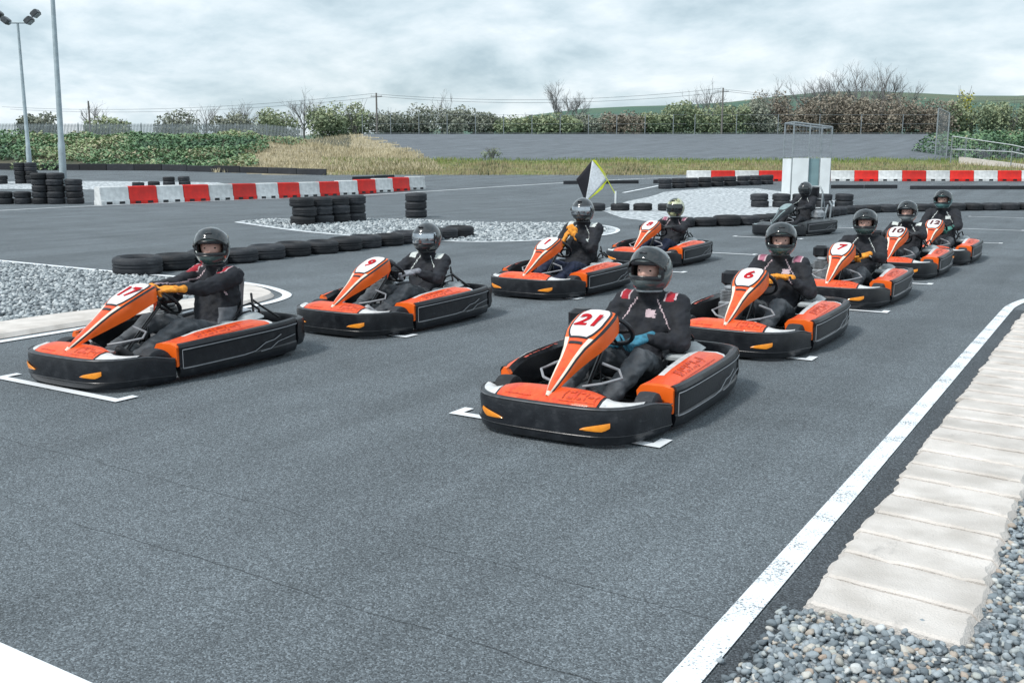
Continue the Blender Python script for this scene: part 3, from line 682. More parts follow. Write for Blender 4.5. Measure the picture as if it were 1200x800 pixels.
def utility_pole(cx, d, z0, z1, label, arm=True, r=.13):
    p = W(cx, d, z0); t = empty('utility_pole', p, 0, label, 'utility pole'); ax = Vector((CY, SY, 0)); h = z1 - z0
    mb = MB(); mb.tube([(0, 0, -.5), (0, 0, h)], [r, r * .75], 8); mb.build('pole', M['wood'], t)
    if arm:
        mb = MB(); mb.tube([ax * -.7 + Vector((0, 0, h - .4)), ax * .7 + Vector((0, 0, h - .4))], .05, 6); mb.build('cross_arm', M['wood'], t)
        for q in (-.6, 0, .6):
            mb = MB(); mb.lathe([(.0, .2), (.04, .18), (.05, .1), (.03, 0)], 8, Matrix.Translation(ax * q + Vector((0, 0, h - .36)))); mb.build('insulator', M['hutwhite'], t)
    return p + Vector((0, 0, h))
tops = [utility_pole(-38.5, 92, 4.0, 6.9, 'thin dark pole standing above the ivy bank', False, .09),
        utility_pole(-16.6, 124, 4.6, 9.7, 'pale utility pole left of centre with wires'),
        utility_pole(25.8, 124, 4.7, 10.3, 'utility pole in the hedge behind the marshal hut')]
far0, far1 = W(-75, 150, 9.5), W(75, 140, 10.2)
for i, (a, b, lab) in enumerate(((far0, tops[1], 'power line running left from the pale utility pole'), (tops[1], tops[2], 'power line sagging between the two utility poles'), (tops[2], far1, 'power line running right from the hedge pole'))):
    for k_, q in enumerate((-.6, .6)):
        mb = MB(); off = Vector((CY * q, SY * q, -.1 - .35 * k_)); n_ = 14; P = []
        for j in range(n_ + 1):
            t_ = j / n_; c = a.lerp(b, t_) + off; c.z -= 1.0 * 4 * t_ * (1 - t_); P.append(c)
        o = mb.tube(P, .016, 4).build('power_line', M['black']); tag(o, lab.replace('power line', ('upper', 'lower')[k_] + ' power line'), 'power line', 'power lines over the hedge')

# palisade fence over the ivy bank
def fence(name, P, label, cat, height, post_step, pale_step, wires, postr, group=None, top=True):
    t = empty(name, P[0], 0, label, cat, group); O = P[0]
    L = (P[-1] - P[0]).length; d = (P[-1] - P[0]).normalized(); a = math.atan2(d.y, d.x)
    def at(s_):
        q = P[0] + (P[-1] - P[0]) * (s_ / L); c = UC(q.x, q.y); q.z = hz(*c); return q - O
    mb = MB(); mb.tube([(0, 0, -.3), (0, 0, height + .05)], postr, 6); pme = mb.mesh('post', M['galv'])
    for i in range(int(L / post_step) + 1): link('post', pme, t, at(i * post_step))
    if pale_step:
        mb = MB(); mb.v = [(-.034, 0, .05), (0, -.012, .05), (.034, 0, .05), (-.034, 0, height - .12), (0, -.012, height), (.034, 0, height - .12)]
        for q in ((0, 1, 4, 3), (1, 2, 5, 4)): mb.face(q)
        b = len(mb.v); mb.v += [(x, y + .006, z) for x, y, z in mb.v[:6]]
        for q in ((0, 3, 4, 1), (1, 4, 5, 2)): mb.face([b + i for i in q])
        me = mb.mesh('pale', M['galv'], smooth=False)
        for i in range(min(298, int(L / pale_step))): link('pale', me, t, at((i + .5) * pale_step) + Vector((d.y, -d.x, 0)) * .06, (0, 0, a))
    for z in wires:
        mb = MB(); k_ = 24; mb.tube([at(L * i / k_) + Vector((0, 0, z)) for i in range(k_ + 1)], .012, 4); mb.build('rail', M['galv'], t)
    return t
fence('palisade_fence', [W(-52, 88.5), W(-18.5, 89.5)], 'pale steel palisade fence along the top of the ivy bank', 'fence', 1.35, 2.75, .125, (.25, 1.1), .035)
fence('wire_fence', [W(-18, 121.3), W(21, 121.3)], 'tall wire fence with pale posts along the left half of the car park crest', 'fence', 2.3, 3.4, 0, (.15, 1.2, 2.28), .045, 'wire fences on the car park crest')
fence('wire_fence', [W(22, 121.3), W(52, 121.3)], 'tall wire fence with pale posts before the brown hedge', 'fence', 2.3, 5.0, 0, (.15, 1.2, 2.28), .045, 'wire fences on the car park crest')

# marshal hut: white lower panels, open mesh cage above
hb = W(10.85, 36.9); hut = empty('marshal_hut', hb, R(YAW), 'white panelled marshal hut with a wire cage top behind the dark kart', 'hut')
hut.scale = (.80, 1, 1)
HX, HY, HP, HT = .86, .6, 1.66, 2.95
for x in (-HX, -.13, .40, HX):
    mb = MB(); mb.box((x, -HY, HT / 2 - .05 * (x + HX)), (.06, .06, HT - .1 * (x + HX)), bev=.008); mb.build('post', M['galv'], hut)
for x in (-HX, HX):
    mb = MB(); mb.box((x, HY, HT / 2 - .05 * (x + HX)), (.06, .06, HT - .1 * (x + HX)), bev=.008); mb.build('post', M['galv'], hut)
mb = MB(); mb.box((-.495, -HY - .035, HP / 2 + .02), (.72, .04, HP), bev=.006); mb.build('panel', M['hutwhite'], hut)
mb = MB(); mb.box((.63, -HY - .035, HP / 2 + .02), (.45, .04, HP), bev=.006); mb.build('panel', M['hutwhite'], hut)
mb = MB(); mb.box((.135, -HY + .06, HP / 2), (.52, .04, HP), bev=.006); mb.build('door', M['hutteal'], hut)
for x in (-HX - .035, HX + .035):
    mb = MB(); mb.box((x, 0, HP / 2), (.03, 2 * HY - .1, HP), bev=.005); mb.build('panel', M['hutwhite'], hut)
mb = MB(); mb.box((0, HY + .035, HP / 2), (1.6, .03, HP)); mb.build('panel', M['hutwhite'], hut)
top = lambda x: HT - .1 * (x + HX) + .0
for y in (-HY, HY):
    mb = MB(); mb.tube([(-HX, y, top(-HX)), (HX, y, top(HX))], .035, 6); mb.build('rail', M['galv'], hut)
for x in (-HX, HX):
    mb = MB(); mb.tube([(x, -HY, top(x)), (x, HY, top(x))], .035, 6); mb.build('rail', M['galv'], hut)
for y in (-HY, HY):
    mb = MB()
    for i in range(11):
        x = -HX + (i + .5) * 2 * HX / 11; mb.tube([(x, y, HP), (x, y, top(x))], .004, 3, caps=False)
    for i in range(9): mb.tube([(-HX, y, HP + .02 + i * .13), (HX, y, HP + .02 + i * .13)], .004, 3, caps=False)
    o = mb.build('wire_mesh', M['galv'], hut); o['kind'] = 'stuff'
mb = MB(); mb.box((0, 0, .03), (2 * HX + .2, 2 * HY + .2, .06)); mb.build('floor', M['concrete'], hut)

# ramp with galvanised railing on the right
rp0, rp1 = W(32.6, 74.5, 1.3), W(36.8, 70.0, .9)
rl = empty('ramp_railing', rp0, 0, 'galvanised railing sloping down beside the concrete ramp at the right', 'railing')
d_ = (rp1 + (rp1 - rp0) * .4) - rp0
for zt in (2.05, 1.1):
    mb = MB(); mb.tube([Vector((0, 0, zt)), d_ * .5 + Vector((0, 0, zt * .5 + .62)), d_ + Vector((0, 0, zt * .45))], .04, 6); mb.build('rail', M['galv'], rl)
for q in (0, .12, .5, .75, 1):
    mb = MB(); mb.tube([d_ * q + Vector((0, 0, -.4)), d_ * q + Vector((0, 0, 2.05 - 1.12 * q))], .04, 6); mb.build('post', M['galv'], rl)
mb = MB()
for i in range(50):
    q = .01 + i * .0195; mb.tube([d_ * q + Vector((0, 0, .1)), d_ * q + Vector((0, 0, 2.0 - 1.12 * q))], .006, 3, caps=False)
mb.build('infill_bars', M['galv'], rl)['kind'] = 'stuff'
mb = MB(); c0 = W(32.9, 75.6, 1.0); rows = []
rm = empty('ramp', c0, 0, 'pale concrete ramp edge under the galvanised railing', 'ramp')
a, b = W(33.0, 74.0, 0) - W(32.9, 75.6, 0), W(38.6, 68.2, 0) - W(32.9, 75.6, 0)
nrm = Vector((CY, SY, 0)) * .25
mb.grid([[a + Vector((0, 0, -.6)), a + Vector((0, 0, .85)), a + nrm + Vector((0, 0, .85)), a + nrm + Vector((0, 0, -.6))], [b + Vector((0, 0, -.6)), b + Vector((0, 0, -.12)), b + nrm + Vector((0, 0, -.12)), b + nrm + Vector((0, 0, -.6))]], cv=True)
mb.build('side_wall', M['concrete'], rm)
g0 = W(34.2, 80, 0); g0.z = hz(34.2, 80)
gt = empty('mesh_screen', g0, R(YAW), 'tall narrow steel mesh screen left of the ramp railing', 'screen')
for x in (-.45, .45):
    mb = MB(); mb.tube([(x, 0, -.3), (x, 0, 3.9 - .4 * (x > 0))], .06, 6); mb.build('post', M['galv'], gt)
mb = MB(); mb.tube([(-.45, 0, 3.9), (.45, 0, 3.5)], .05, 6); mb.build('rail', M['galv'], gt)
mb = MB()
for i in range(22): mb.tube([(-.43 + i * .041, 0, .1), (-.43 + i * .041, 0, 3.85 - i * .018)], .008, 3, caps=False)
mb.build('wire_mesh', M['galv'], gt)['kind'] = 'stuff'

# diagonal flag beside the tyres
fb = W(3.36, 32.3); fl = empty('flag', fb, R(YAW), 'black, white and yellow diagonal flag on a slanted stick behind the tyres', 'flag')
mb = MB(); mb.tube([(0, 0, 0), (0, 0, .62)], .03, 8); mb.build('post', M['hutwhite'], fl)
mb = MB(); mb.box((0, 0, .03), (.3, .3, .06), bev=.01); mb.build('base', M['concrete'], fl)
mb = MB(); mb.tube([(-.02, 0, .55), (-.30, 0, 1.02), (-.72, 0, 1.62)], .014, 6); mb.build('stick', M['flag_yellow'], fl)
def flagpiece(name, pts, mat):
    mb = MB(); n_ = 8; A, B, C_ = [Vector((p[0], 0, p[1])) for p in pts]; rows = []
    for i in range(n_ + 1):
        r = []
        for j in range(n_ + 1):
            q = A.lerp(B, i / n_).lerp(C_, j / n_); q.y = .05 * math.sin(q.x * 7 + q.z * 5); r.append(q)
        rows.append(r)
    mb.grid(rows); o = mb.build(name, mat, fl); s_ = o.modifiers.new('thickness', 'SOLIDIFY'); s_.thickness = .006
flagpiece('black_half', ((-.78, 1.60), (-1.28, 1.0), (-.98, .28)), M['flag_black'])
flagpiece('white_half', ((-.775, 1.60), (-.26, 1.02), (-.975, .28)), M['flag_white'])
flagpiece('yellow_band', ((-.245, 1.01), (-.96, .27), (-.42, .70)), M['flag_yellow'])
flagpiece('yellow_band', ((-.765, 1.61), (-.66, 1.60), (-.235, 1.03)), M['flag_yellow'])

# ------------------------------------------------------------------ vegetation
leafq = ([(-.5, 0, 0), (.0, -.28, .08), (.5, 0, 0), (.0, .28, .08)], [[0, 1, 2], [0, 2, 3]])
leaf3 = ([(-.5, -.3, 0), (.5, -.2, .1), (0, .5, .05), (.1, .1, .25)], [[0, 1, 3], [1, 2, 3], [2, 0, 3]])
blade = ([(-.09, 0, 0), (.09, 0, 0), (.05, .12, .6), (.0, .3, 1.0)], [[0, 1, 2], [0, 2, 3]])
# ivy and scrub over the left bank
n = 26000; P = []; S = []; rn = []
while len(P) < n:
    d = NR.uniform(71.5, 89.5); u = NR.uniform(-.62, -.2)
    lim = -.275 + .0035 * (d - 72) + .03 * mnoise.noise((d * .3, u * 30, 0))
    if u > lim: continue
    cx = u * d; q = W(cx, d); cl = mnoise.noise((cx * .35, d * .35, 4)); hgt = max(0, .35 + .7 * cl)
    if u < -.40 and d < 77 and mnoise.noise((cx * .2, d * .3, 9)) > -.05: continue
    P.append((q.x, q.y, q.z + NR.uniform(0, 1) * hgt)); S.append(NR.uniform(.16, .36)); rn.append(min(1, max(0, .42 + .40 * cl + .55 * mnoise.noise((cx * .16, d * .2, 2)) + NR.uniform(-.22, .22))))
o = struct(scatter('ivy', [leafq, leaf3], np.array(P), np.array(S), rot_rand(n, .9), M['ivy'], rn, smooth=False), 'stuff')
tag(o, 'dark green ivy and scrub covering the left bank', 'ivy')
# scrub on the bank behind the ramp at the right
n = 9000; P = []; S = []; rn = []
while len(P) < n:
    cx, d = NR.uniform(35.5, 52), NR.uniform(78, 90)
    q = W(cx, d); prof = 2.3 * ss(34.5, 37.5, cx) * (1 - .25 * ss(46, 52, cx)) * ss(76.5, 80, d)
    cl = mnoise.noise((cx * .5, d * .4, 4))
    P.append((q.x, q.y, q.z - .6 + max(0, prof + .4 * cl) * NR.uniform(.3, 1.0) ** .6)); S.append(NR.uniform(.18, .36)); rn.append(min(1, max(0, .28 + .4 * cl + NR.uniform(-.25, .25))))
o = struct(scatter('scrub', [leafq, leaf3], np.array(P), np.array(S), rot_rand(n, .9), M['ivy'], rn, smooth=False), 'stuff')
# grass on the verge and straw on the slope
n = 26000; P = []; S = []; rn = []
while len(P) < n:
    d = NR.uniform(64.2, 79); u = NR.uniform(-.19, .56); cx = u * d
    q = W(cx, d); cl = mnoise.noise((cx * .3, d * .5, 1)); f = ss(72, 76, d)
    P.append(tuple(q)); S.append(NR.uniform(.12, .30) * (1 + .5 * cl)); rn.append(min(1, max(0, (.66 - .52 * f) + .45 * cl + NR.uniform(-.2, .2))))
struct(scatter('grass', [blade], np.array(P), np.array(S) * 1.0, rot_rand(n, .35), M['blade'], rn, smooth=False), 'stuff')
M['straw_blade'] = ramp(pm('straw_blade', (.4, .35, .2), rough=.8, attr='rnd'), [(0, (.24, .21, .12)), (.5, (.50, .44, .29)), (1, (.66, .59, .42))])
n = 13000; P = []; S = []; rn = []
while len(P) < n:
    d = NR.uniform(68, 121) if NR.rand() < .4 else NR.uniform(68, 91); u = NR.uniform(-.30, -.07); cx = u * d
    if u > -.16 and u > -.083 - .0016 * (d - 78) + .012 * mnoise.noise((d * .5, 1, 2)): continue
    if u < -.295 + .0035 * (min(d, 92) - 72): continue
    q = W(cx, d); P.append(tuple(q)); S.append(NR.uniform(.15, .4)); rn.append(min(1, max(0, .5 + .5 * mnoise.noise((cx * .4, d * .4, 7)) + NR.uniform(-.25, .25))))
struct(scatter('dry_grass', [blade], np.array(P), np.array(S), rot_rand(n, .4), M['straw_blade'], rn, smooth=False), 'stuff')

def branches(mb, p, d, L, r, lev, maxlev, rng, spread=.55):
    k = 3 if lev < 2 else 2; pts = [p]; q = p.copy(); dd = d.copy()
    for i in range(k):
        dd = (dd + Vector((rng.uniform(-1, 1), rng.uniform(-1, 1), rng.uniform(-.4, .9))) * .16).normalized(); q = q + dd * (L / k); pts.append(q.copy())
    mb.tube(pts, [r * (1 - .45 * i / k) for i in range(k + 1)], 5 if lev < 2 else 3, caps=False)
    if lev >= maxlev: return
    for i in range(rng.choice((3, 4)) if lev < 3 else rng.choice((2, 3, 3))):
        t = rng.uniform(.35, 1.0); a = pts[0].lerp(pts[-1], t) if k == 0 else pts[min(k, int(t * k + .5))]
        nd = (dd + Vector((rng.uniform(-1, 1), rng.uniform(-1, 1), rng.uniform(-.25, .8))) * spread * 1.5).normalized()
        branches(mb, a, nd, L * rng.uniform(.58, .8), r * .52, lev + 1, maxlev, rng, spread)
def bare_tree(cx, d, h, label, seed, group='bare trees in the hedge', maxlev=5, leaf=None, nl=0, z=None):
    rng = random.Random(seed); p = W(cx, d, z); t = empty('bare_tree', p, 0, label, 'tree', group)
    r = h * .022; tr = MB(); tr.tube([(0, 0, -.6), (rng.uniform(-.1, .1) * h * .2, 0, h * .16), (0, rng.uniform(-.1, .1) * h * .2, h * .3)], [r * 1.3, r, r * .85], 7); tr.build('trunk', M['bark'], t)
    mb = MB()
    for i in range(5):
        a = i * 1.2566 + rng.uniform(-.4, .4); dr = Vector((math.cos(a) * .62, math.sin(a) * .62, .75)).normalized()
        branches(mb, Vector((0, 0, h * rng.uniform(.18, .3))), dr, h * .30, r * .6, 1, maxlev, rng)
    branches(mb, Vector((0, 0, h * .28)), Vector((0, 0, 1)), h * .32, r * .7, 1, maxlev, rng)
    mb.build('crown', M['bark'], t, smooth=False)
    if leaf:
        P = np.array([mb.v[rng.randrange(len(mb.v) // 3, len(mb.v))] for _ in range(nl)]) + NR.uniform(-.25, .25, (nl, 3))
        scatter('foliage', [leafq, leaf3], P, NR.uniform(.12, .3, nl), rot_rand(nl, 1.2), leaf, NR.rand(nl), smooth=False, parent=t)
    return t
def bush(cx, d, rx, rz, mat, label, seed, group, n=1500, name='hedge_bush', z=None, leafs=(.18, .42)):
    rng = np.random.RandomState(seed); p = W(cx, d, z); t = empty(name, p, 0, label, 'bush', group); P = []; S = []; rn = []
    lob = [(rng.uniform(-.62, .62) * rx, rng.uniform(-.5, .5) * rx, rng.uniform(.12, .70) * rz, rng.uniform(.30, .50)) for _ in range(12)]
    while len(P) < n:
        lx, ly, lz, lr = lob[rng.randint(12)]; v = rng.normal(size=3); v /= np.linalg.norm(v); rr = lr * rng.uniform(.35, 1.08) ** .6
        q = (lx + v[0] * rr * rx, ly + v[1] * rr * rx, lz + v[2] * rr * rz * 1.05)
        if q[2] < -.1: continue
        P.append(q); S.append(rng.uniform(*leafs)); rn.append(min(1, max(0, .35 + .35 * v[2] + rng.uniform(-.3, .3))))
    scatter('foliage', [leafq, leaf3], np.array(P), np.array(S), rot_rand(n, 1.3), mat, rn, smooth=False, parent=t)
    mb = MB()
    for i in range(16):
        a, b = rng.uniform(0, 6.28), rng.uniform(.5, 1.0); e_ = Vector((math.cos(a) * rx * .7 * b, math.sin(a) * rx * .5 * b, rz * rng.uniform(.7, 1.12)))
        mb.tube([(0, 0, -.3), e_ * .5 + Vector((0, 0, rz * .1)), e_], [.06, .035, .012], 4, caps=False)
    mb.build('stem', M['bark'], t, smooth=False)
    return t
# hedge line behind the car park, left to right: (pixel-free) offset from the lens axis, distance, half width, height, kind
HB = [(-47, 100, 2.6, 2.6, 'grey_leaf'), (-41, 103, 3.0, 2.4, 'green_leaf'), (-35.5, 108, 3.2, 3.2, 'grey_leaf'), (-31, 112, 3.0, 3.0, 'grey_leaf'), (-28, 118, 3.2, 4.2, 'green_leaf'), (-23.5, 126, 3.6, 4.6, 'green_leaf'), (-20, 128, 3.4, 5.0, 'green_leaf'),
      (-15.5, 127, 3.4, 3.6, 'grey_leaf'), (-11.5, 129, 3.6, 4.2, 'grey_leaf'), (-7.5, 127, 3.4, 3.6, 'grey_leaf'), (-3.8, 128, 3.2, 3.1, 'grey_leaf'), (-.5, 127, 3.0, 2.7, 'green_leaf'),
      (3.0, 128, 3.2, 3.1, 'green_leaf'), (6.6, 127, 3.3, 2.9, 'green_leaf'), (10.2, 128, 3.3, 3.0, 'grey_leaf'), (13.8, 127, 3.2, 3.1, 'brown_leaf'), (17.4, 128, 3.4, 3.3, 'green_leaf'), (21, 128, 3.4, 4.0, 'green_leaf'), (24.4, 127, 3.3, 3.8, 'green_leaf'),
      (28, 128, 3.4, 3.9, 'green_leaf'), (31.6, 127, 3.4, 4.2, 'grey_leaf'), (35.2, 128, 3.6, 4.4, 'brown_leaf'), (38.8, 127, 3.6, 4.6, 'brown_leaf'), (42.4, 128, 3.6, 4.8, 'brown_leaf'), (46, 127, 3.6, 4.6, 'brown_leaf'), (49.6, 126, 3.4, 4.2, 'brown_leaf'),
      (53, 125, 3.4, 4.0, 'brown_leaf'), (57, 126, 3.8, 4.2, 'green_leaf'), (61.5, 124, 3.8, 4.2, 'green_leaf'), (66, 122, 3.8, 4.0, 'green_leaf'),
      (33.4, 131, 3.4, 5.2, 'brown_leaf'), (44.2, 131, 3.6, 5.6, 'brown_leaf'), (48, 131, 3.4, 5.4, 'brown_leaf')]
CN = {'grey_leaf': 'grey-green', 'green_leaf': 'green', 'brown_leaf': 'brown'}
cnt = {}
for i, (cx, d, rx, rz, k_) in enumerate(sorted(HB)):
    if -30 < cx < 20: rz *= .86
    cnt[k_] = cnt.get(k_, 0) + 1
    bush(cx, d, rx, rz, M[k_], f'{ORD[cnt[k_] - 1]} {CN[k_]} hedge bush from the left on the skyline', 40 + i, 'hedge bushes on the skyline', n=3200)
bush(57.5, 129, 1.5, 5.6, M['gorse'], 'bright yellow gorse bush at the right of the hedge', 99, None, 700, 'gorse_bush')
bush(-1.6, 80, .9, .8, M['green_leaf'], 'small dark green tuft on the verge left of the flag', 98, None, 250, 'shrub', leafs=(.08, .18))
TR = [(-44, 106, 4.6, 4), (-26.4, 128, 6.2, 5), (-9.0, 131, 5.6, 4), (6.2, 132, 7.2, 5), (8.4, 133, 6.4, 5), (25.4, 131, 6.8, 5), (34, 133, 7.2, 5), (38.5, 132, 8.2, 5), (42.0, 133, 8.6, 5), (45.5, 134, 10.0, 5), (48.4, 132, 9.2, 5), (51.0, 133, 8.0, 5), (-34, 112, 4.8, 4), (-31, 116, 5.2, 4)]
for i, (cx, d, h, ml) in enumerate(sorted(TR)):
    bare_tree(cx, d, h, f'{ORD[i]} bare grey tree from the left on the skyline', 10 + i, maxlev=ml)

# ------------------------------------------------------------------ karts
# local frame: nose towards -Y, ly below counts from the nose; origin on the ground in the middle of the kart
K0 = .98
KX = .89
def LY(ly): return ly + .10 * max(0, ly - 1.0)
def KP(x, ly, z): return Vector((x * KX, LY(ly) - K0, z))
def outline(pts, k=6): return catmull([(a * KX, LY(b) - K0) for a, b in pts], k)
def sweep(mb, path, prof, zf=None, closed=False, m=0):
    rows = []
    for i, p in enumerate(path):
        t = path[min(i + 1, len(path) - 1)] - path[max(i - 1, 0)]; t.z = 0; t.normalize(); nrm = Vector((t.y, -t.x, 0))
        s_ = zf(i / (len(path) - 1)) if zf else 1
        rows.append([(p.x + nrm.x * o, p.y + nrm.y * o, z * s_) for o, z in prof])
    mb.grid(rows, cv=True, m=m); mb.cap(rows[0], m, True); mb.cap(rows[-1], m)
front_half = [(0, 0.0), (.2, .004), (.36, .022), (.455, .06), (.53, .125), (.585, .22), (.62, .34), (.64, .46), (.652, .545)]
FRONT = outline([(-a, b) for a, b in front_half[:0:-1]] + front_half, 5)       # left to right: outward normal must face out
SIDE = outline([(.668, .575), (.69, .66), (.70, .85), (.702, 1.15), (.698, 1.42), (.685, 1.6), (.655, 1.735)], 5)
REAR = outline([(.648, 1.755), (.62, 1.84), (.55, 1.90), (.42, 1.935), (.2, 1.945), (0, 1.947), (-.2, 1.945), (-.42, 1.935), (-.55, 1.90), (-.62, 1.84), (-.648, 1.755)], 5)
def skin_prof(z0, z1, th=.045, bulge=.012):
    h = z1 - z0
    return [(-th, z0 + .02), (-.012, z0), (.0, z0 + .012), (bulge, z0 + h * .28), (bulge * .55, z0 + h * .55), (bulge * .9, z0 + h * .82), (.004, z1 - .008), (-.012, z1), (-th * .7, z1), (-th, z1 - .02)]
KM = {}
def kmesh(key, fn, mats, **kw):
    if key not in KM:
        mb = MB(); fn(mb); KM[key] = mb.mesh(key, mats, **kw)
    return KM[key]
def mir(path): return [Vector((-p.x, p.y, p.z)) for p in reversed(path)]

def f_front(mb): sweep(mb, FRONT, skin_prof(.024, .238), lambda t: 1 - .20 * ss(.68, 1, abs(2 * t - 1)))
def f_lip_highlight(mb):  # thin tube drawing the edge highlight along the top of the front bumper
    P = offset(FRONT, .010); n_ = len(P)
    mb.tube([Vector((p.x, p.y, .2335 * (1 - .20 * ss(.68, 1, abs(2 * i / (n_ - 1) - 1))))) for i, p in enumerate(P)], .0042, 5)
def f_groove(mb):
    P = offset(FRONT, .0135); n_ = len(P)
    mb.tube([Vector((p.x, p.y, .078 * (1 - .20 * ss(.68, 1, abs(2 * i / (n_ - 1) - 1))))) for i, p in enumerate(P)], .0035, 5)
def f_side(s_):
    def f(mb):
        path = SIDE if s_ > 0 else mir(SIDE)
        # two recessed panels along the flank under a raised shoulder
        prof = [(-.05, .05), (-.012, .035), (0, .05), (.010, .085), (.010, .105), (.002, .115), (.002, .228), (.010, .24), (.014, .265), (.004, .288), (-.02, .294), (-.05, .278)]
        zf = (lambda t: .98 + .10 * t) if s_ > 0 else (lambda t: 1.08 - .10 * t)
        sweep(mb, path, prof, zf)
    return f
def f_rear(mb): sweep(mb, REAR, skin_prof(.075, .30, .05, .015))
def f_lines(s_):
    def f(mb):
        path = SIDE if s_ > 0 else mir(SIDE)[::-1]
        n_ = len(path); P = lambda t, z: (lambda q: Vector((q.x + .016 * s_, q.y, z * (.98 + .10 * t))))(path[min(n_ - 1, int(t * (n_ - 1) + .5))])
        mb.tube([P(t, .247) for t in lin(.02, .99, 14)], .0038, 4)
        mb.tube([P(t, .108) for t in lin(.02, .5, 8)] + [P(.56, .118), P(.62, .165), P(.70, .172), P(.78, .20)], .0035, 4)
        mb.tube([P(.60, .105), P(.68, .11), P(.74, .15), P(.95, .168)], .003, 4)
        mb.tube([P(.02, .108), P(.02, .247)], .003, 4)
    return f
def f_amber(s_):
    def f(mb):
        # lozenge lying on the bumper's front face
        idx = [i for i, p in enumerate(FRONT) if p.x * s_ > 0]; pts = []
        cols = lin(.25, .405, 9)
        fr = sorted([p for p in FRONT if p.x >= 0], key=lambda p: p.x)
        rows = []
        for a, x in enumerate(cols):
            for q0, q1 in zip(fr, fr[1:]):
                if q0.x <= x <= q1.x: break
            t = (x - q0.x) / max(1e-6, q1.x - q0.x); y = q0.y + (q1.y - q0.y) * t; nx, ny = (q1.y - q0.y), -(q1.x - q0.x); ln = math.hypot(nx, ny); nx, ny = nx / ln, ny / ln
            u_ = a / 8; top = .120 + .040 * u_ ** .8; bot = .112 - .004 * u_ + .022 * max(0, u_ - .8) * 5
            if a == 0: top = bot + .006
            rows.append([((x + nx * .017) * s_, y + ny * .017, bot), ((x + nx * .021) * s_, y + ny * .021, (top + bot) / 2), ((x + nx * .017) * s_, y + ny * .017, top), ((x + nx * .004) * s_, y + ny * .004, (top + bot) / 2)])
        mb.grid(rows, cv=True); mb.cap(rows[0], flip=True); mb.cap(rows[-1])
    return f
def nose_rows(s0, s1, n_=12, lift=0):
    fr = FRONT; rows = []
    def fy(x):
        ax = abs(x) * KX; q = sorted([p for p in fr if p.x >= 0], key=lambda p: p.x)
        for a, b in zip(q, q[1:]):
            if a.x <= ax <= b.x: t = (ax - a.x) / max(1e-6, b.x - a.x); return a.y + (b.y - a.y) * t + K0
        return .54
    for x in lin(s0, s1, n_):
        ax = abs(x); o = fy(x) + .035; inn = .205 + .03 * math.cos(x * 5) + .15 * ss(.40, .60, ax)
        inn = max(inn, o + .02); zi = .292 - .055 * ss(.22, .55, ax)
        rows.append([KP(x, o - .008, .222 + lift), KP(x, o, .243 + lift), KP(x, o + (inn - o) * .35, .243 + (zi - .243) * .55 + .008 + lift), KP(x, o + (inn - o) * .75, zi + .006 + lift), KP(x, inn, zi - .004 + lift), KP(x, inn, zi - .05)])
    return rows
def f_nose(mb): mb.grid(nose_rows(-.365, .365, 21))
def f_corner(s_): return lambda mb: mb.grid(nose_rows(.367 * s_, .59 * s_, 15, -.002), m=lambda i, j: 1 if i == 0 else 0)
def f_pod(s_):
    def f(mb):
        rows = []
        for ly in (.555, .565, .60, .66, .75, .87, 1.0, 1.14, 1.28, 1.40, 1.47, 1.50):
            t = (ly - .555) / .945; xo = .675 - .02 * ss(.8, 1, t) - .012 * (1 - ss(0, .12, t)); xi = .45 - .03 * ss(.3, .8, t) - .04 * (1 - ss(0, .2, t)) + (.10 if s_ < 0 else 0) + (.09 if s_ < 0 else 0)
            zo = .272 + .040 * t; zi = .270 + .040 * ss(0, .4, t) + .03 * t - .03 * ss(.85, 1, t)
            zlow = .12 if ly < .57 else .14
            rows.append([KP(xo * s_, ly, zlow), KP(xo * s_, ly, zo - .012), KP((xo - .012) * s_, ly, zo), KP((xo * .72 + xi * .28) * s_, ly, zo * .55 + zi * .45 + .012), KP((xo * .27 + xi * .73) * s_, ly, zo * .15 + zi * .85 + .010), KP((xi + .018) * s_, ly, zi + .004), KP((xi - .01) * s_, ly, zi - .03), KP((xi + .01) * s_, ly, .12)])
        mb.grid(rows, cv=True, m=lambda i, j: 1 if i < 2 else (3 if j in (5, 6) else (2 if (i > 9 or (j == 4 and i > 3)) else 0))); mb.cap(rows[0], 1, True); mb.cap(rows[-1], 2)
    return f
def pod_pt(s_, ly, f, off):
    t = (ly - .555) / .945; xo = .663 - .02 * ss(.8, 1, t); xi = .45 - .03 * ss(.3, .8, t) + (.10 if s_ < 0 else 0)
    zo = .272 + .040 * t; zi = .270 + .040 * ss(0, .4, t) + .03 * t
    a, b, c = (xo, zo), (xo * .72 + xi * .28, zo * .55 + zi * .45 + .012), (xo * .27 + xi * .73, zo * .15 + zi * .85 + .010)
    x, z = (a[0] + (b[0] - a[0]) * f * 2, a[1] + (b[1] - a[1]) * f * 2) if f < .5 else (b[0] + (c[0] - b[0]) * (f - .5) * 2, b[1] + (c[1] - b[1]) * (f - .5) * 2)
    return KP(x * s_, ly, z + off)
def f_podmark(s_):
    def f(mb):
        for i, (l0, wd, f0, f1) in enumerate(((.80, .05, .3, .8), (.87, .02, .3, .8), (.91, .05, .3, .45), (.91, .05, .62, .8), (.98, .02, .3, .8), (1.02, .055, .3, .42), (1.02, .055, .66, .8), (1.09, .022, .25, .8), (1.13, .05, .45, .6), (1.20, .02, .3, .8), (.72, .62, .10, .14))):
            rows = [[pod_pt(s_, l0 + wd * q + .05 * (ff - .5) * s_, ff, .004) for q in (0, .33, .66, 1)] for ff in (f0, .5 if f0 < .5 < f1 else (f0 + f1) / 2, f1)]
            mb.grid(rows)
    return f
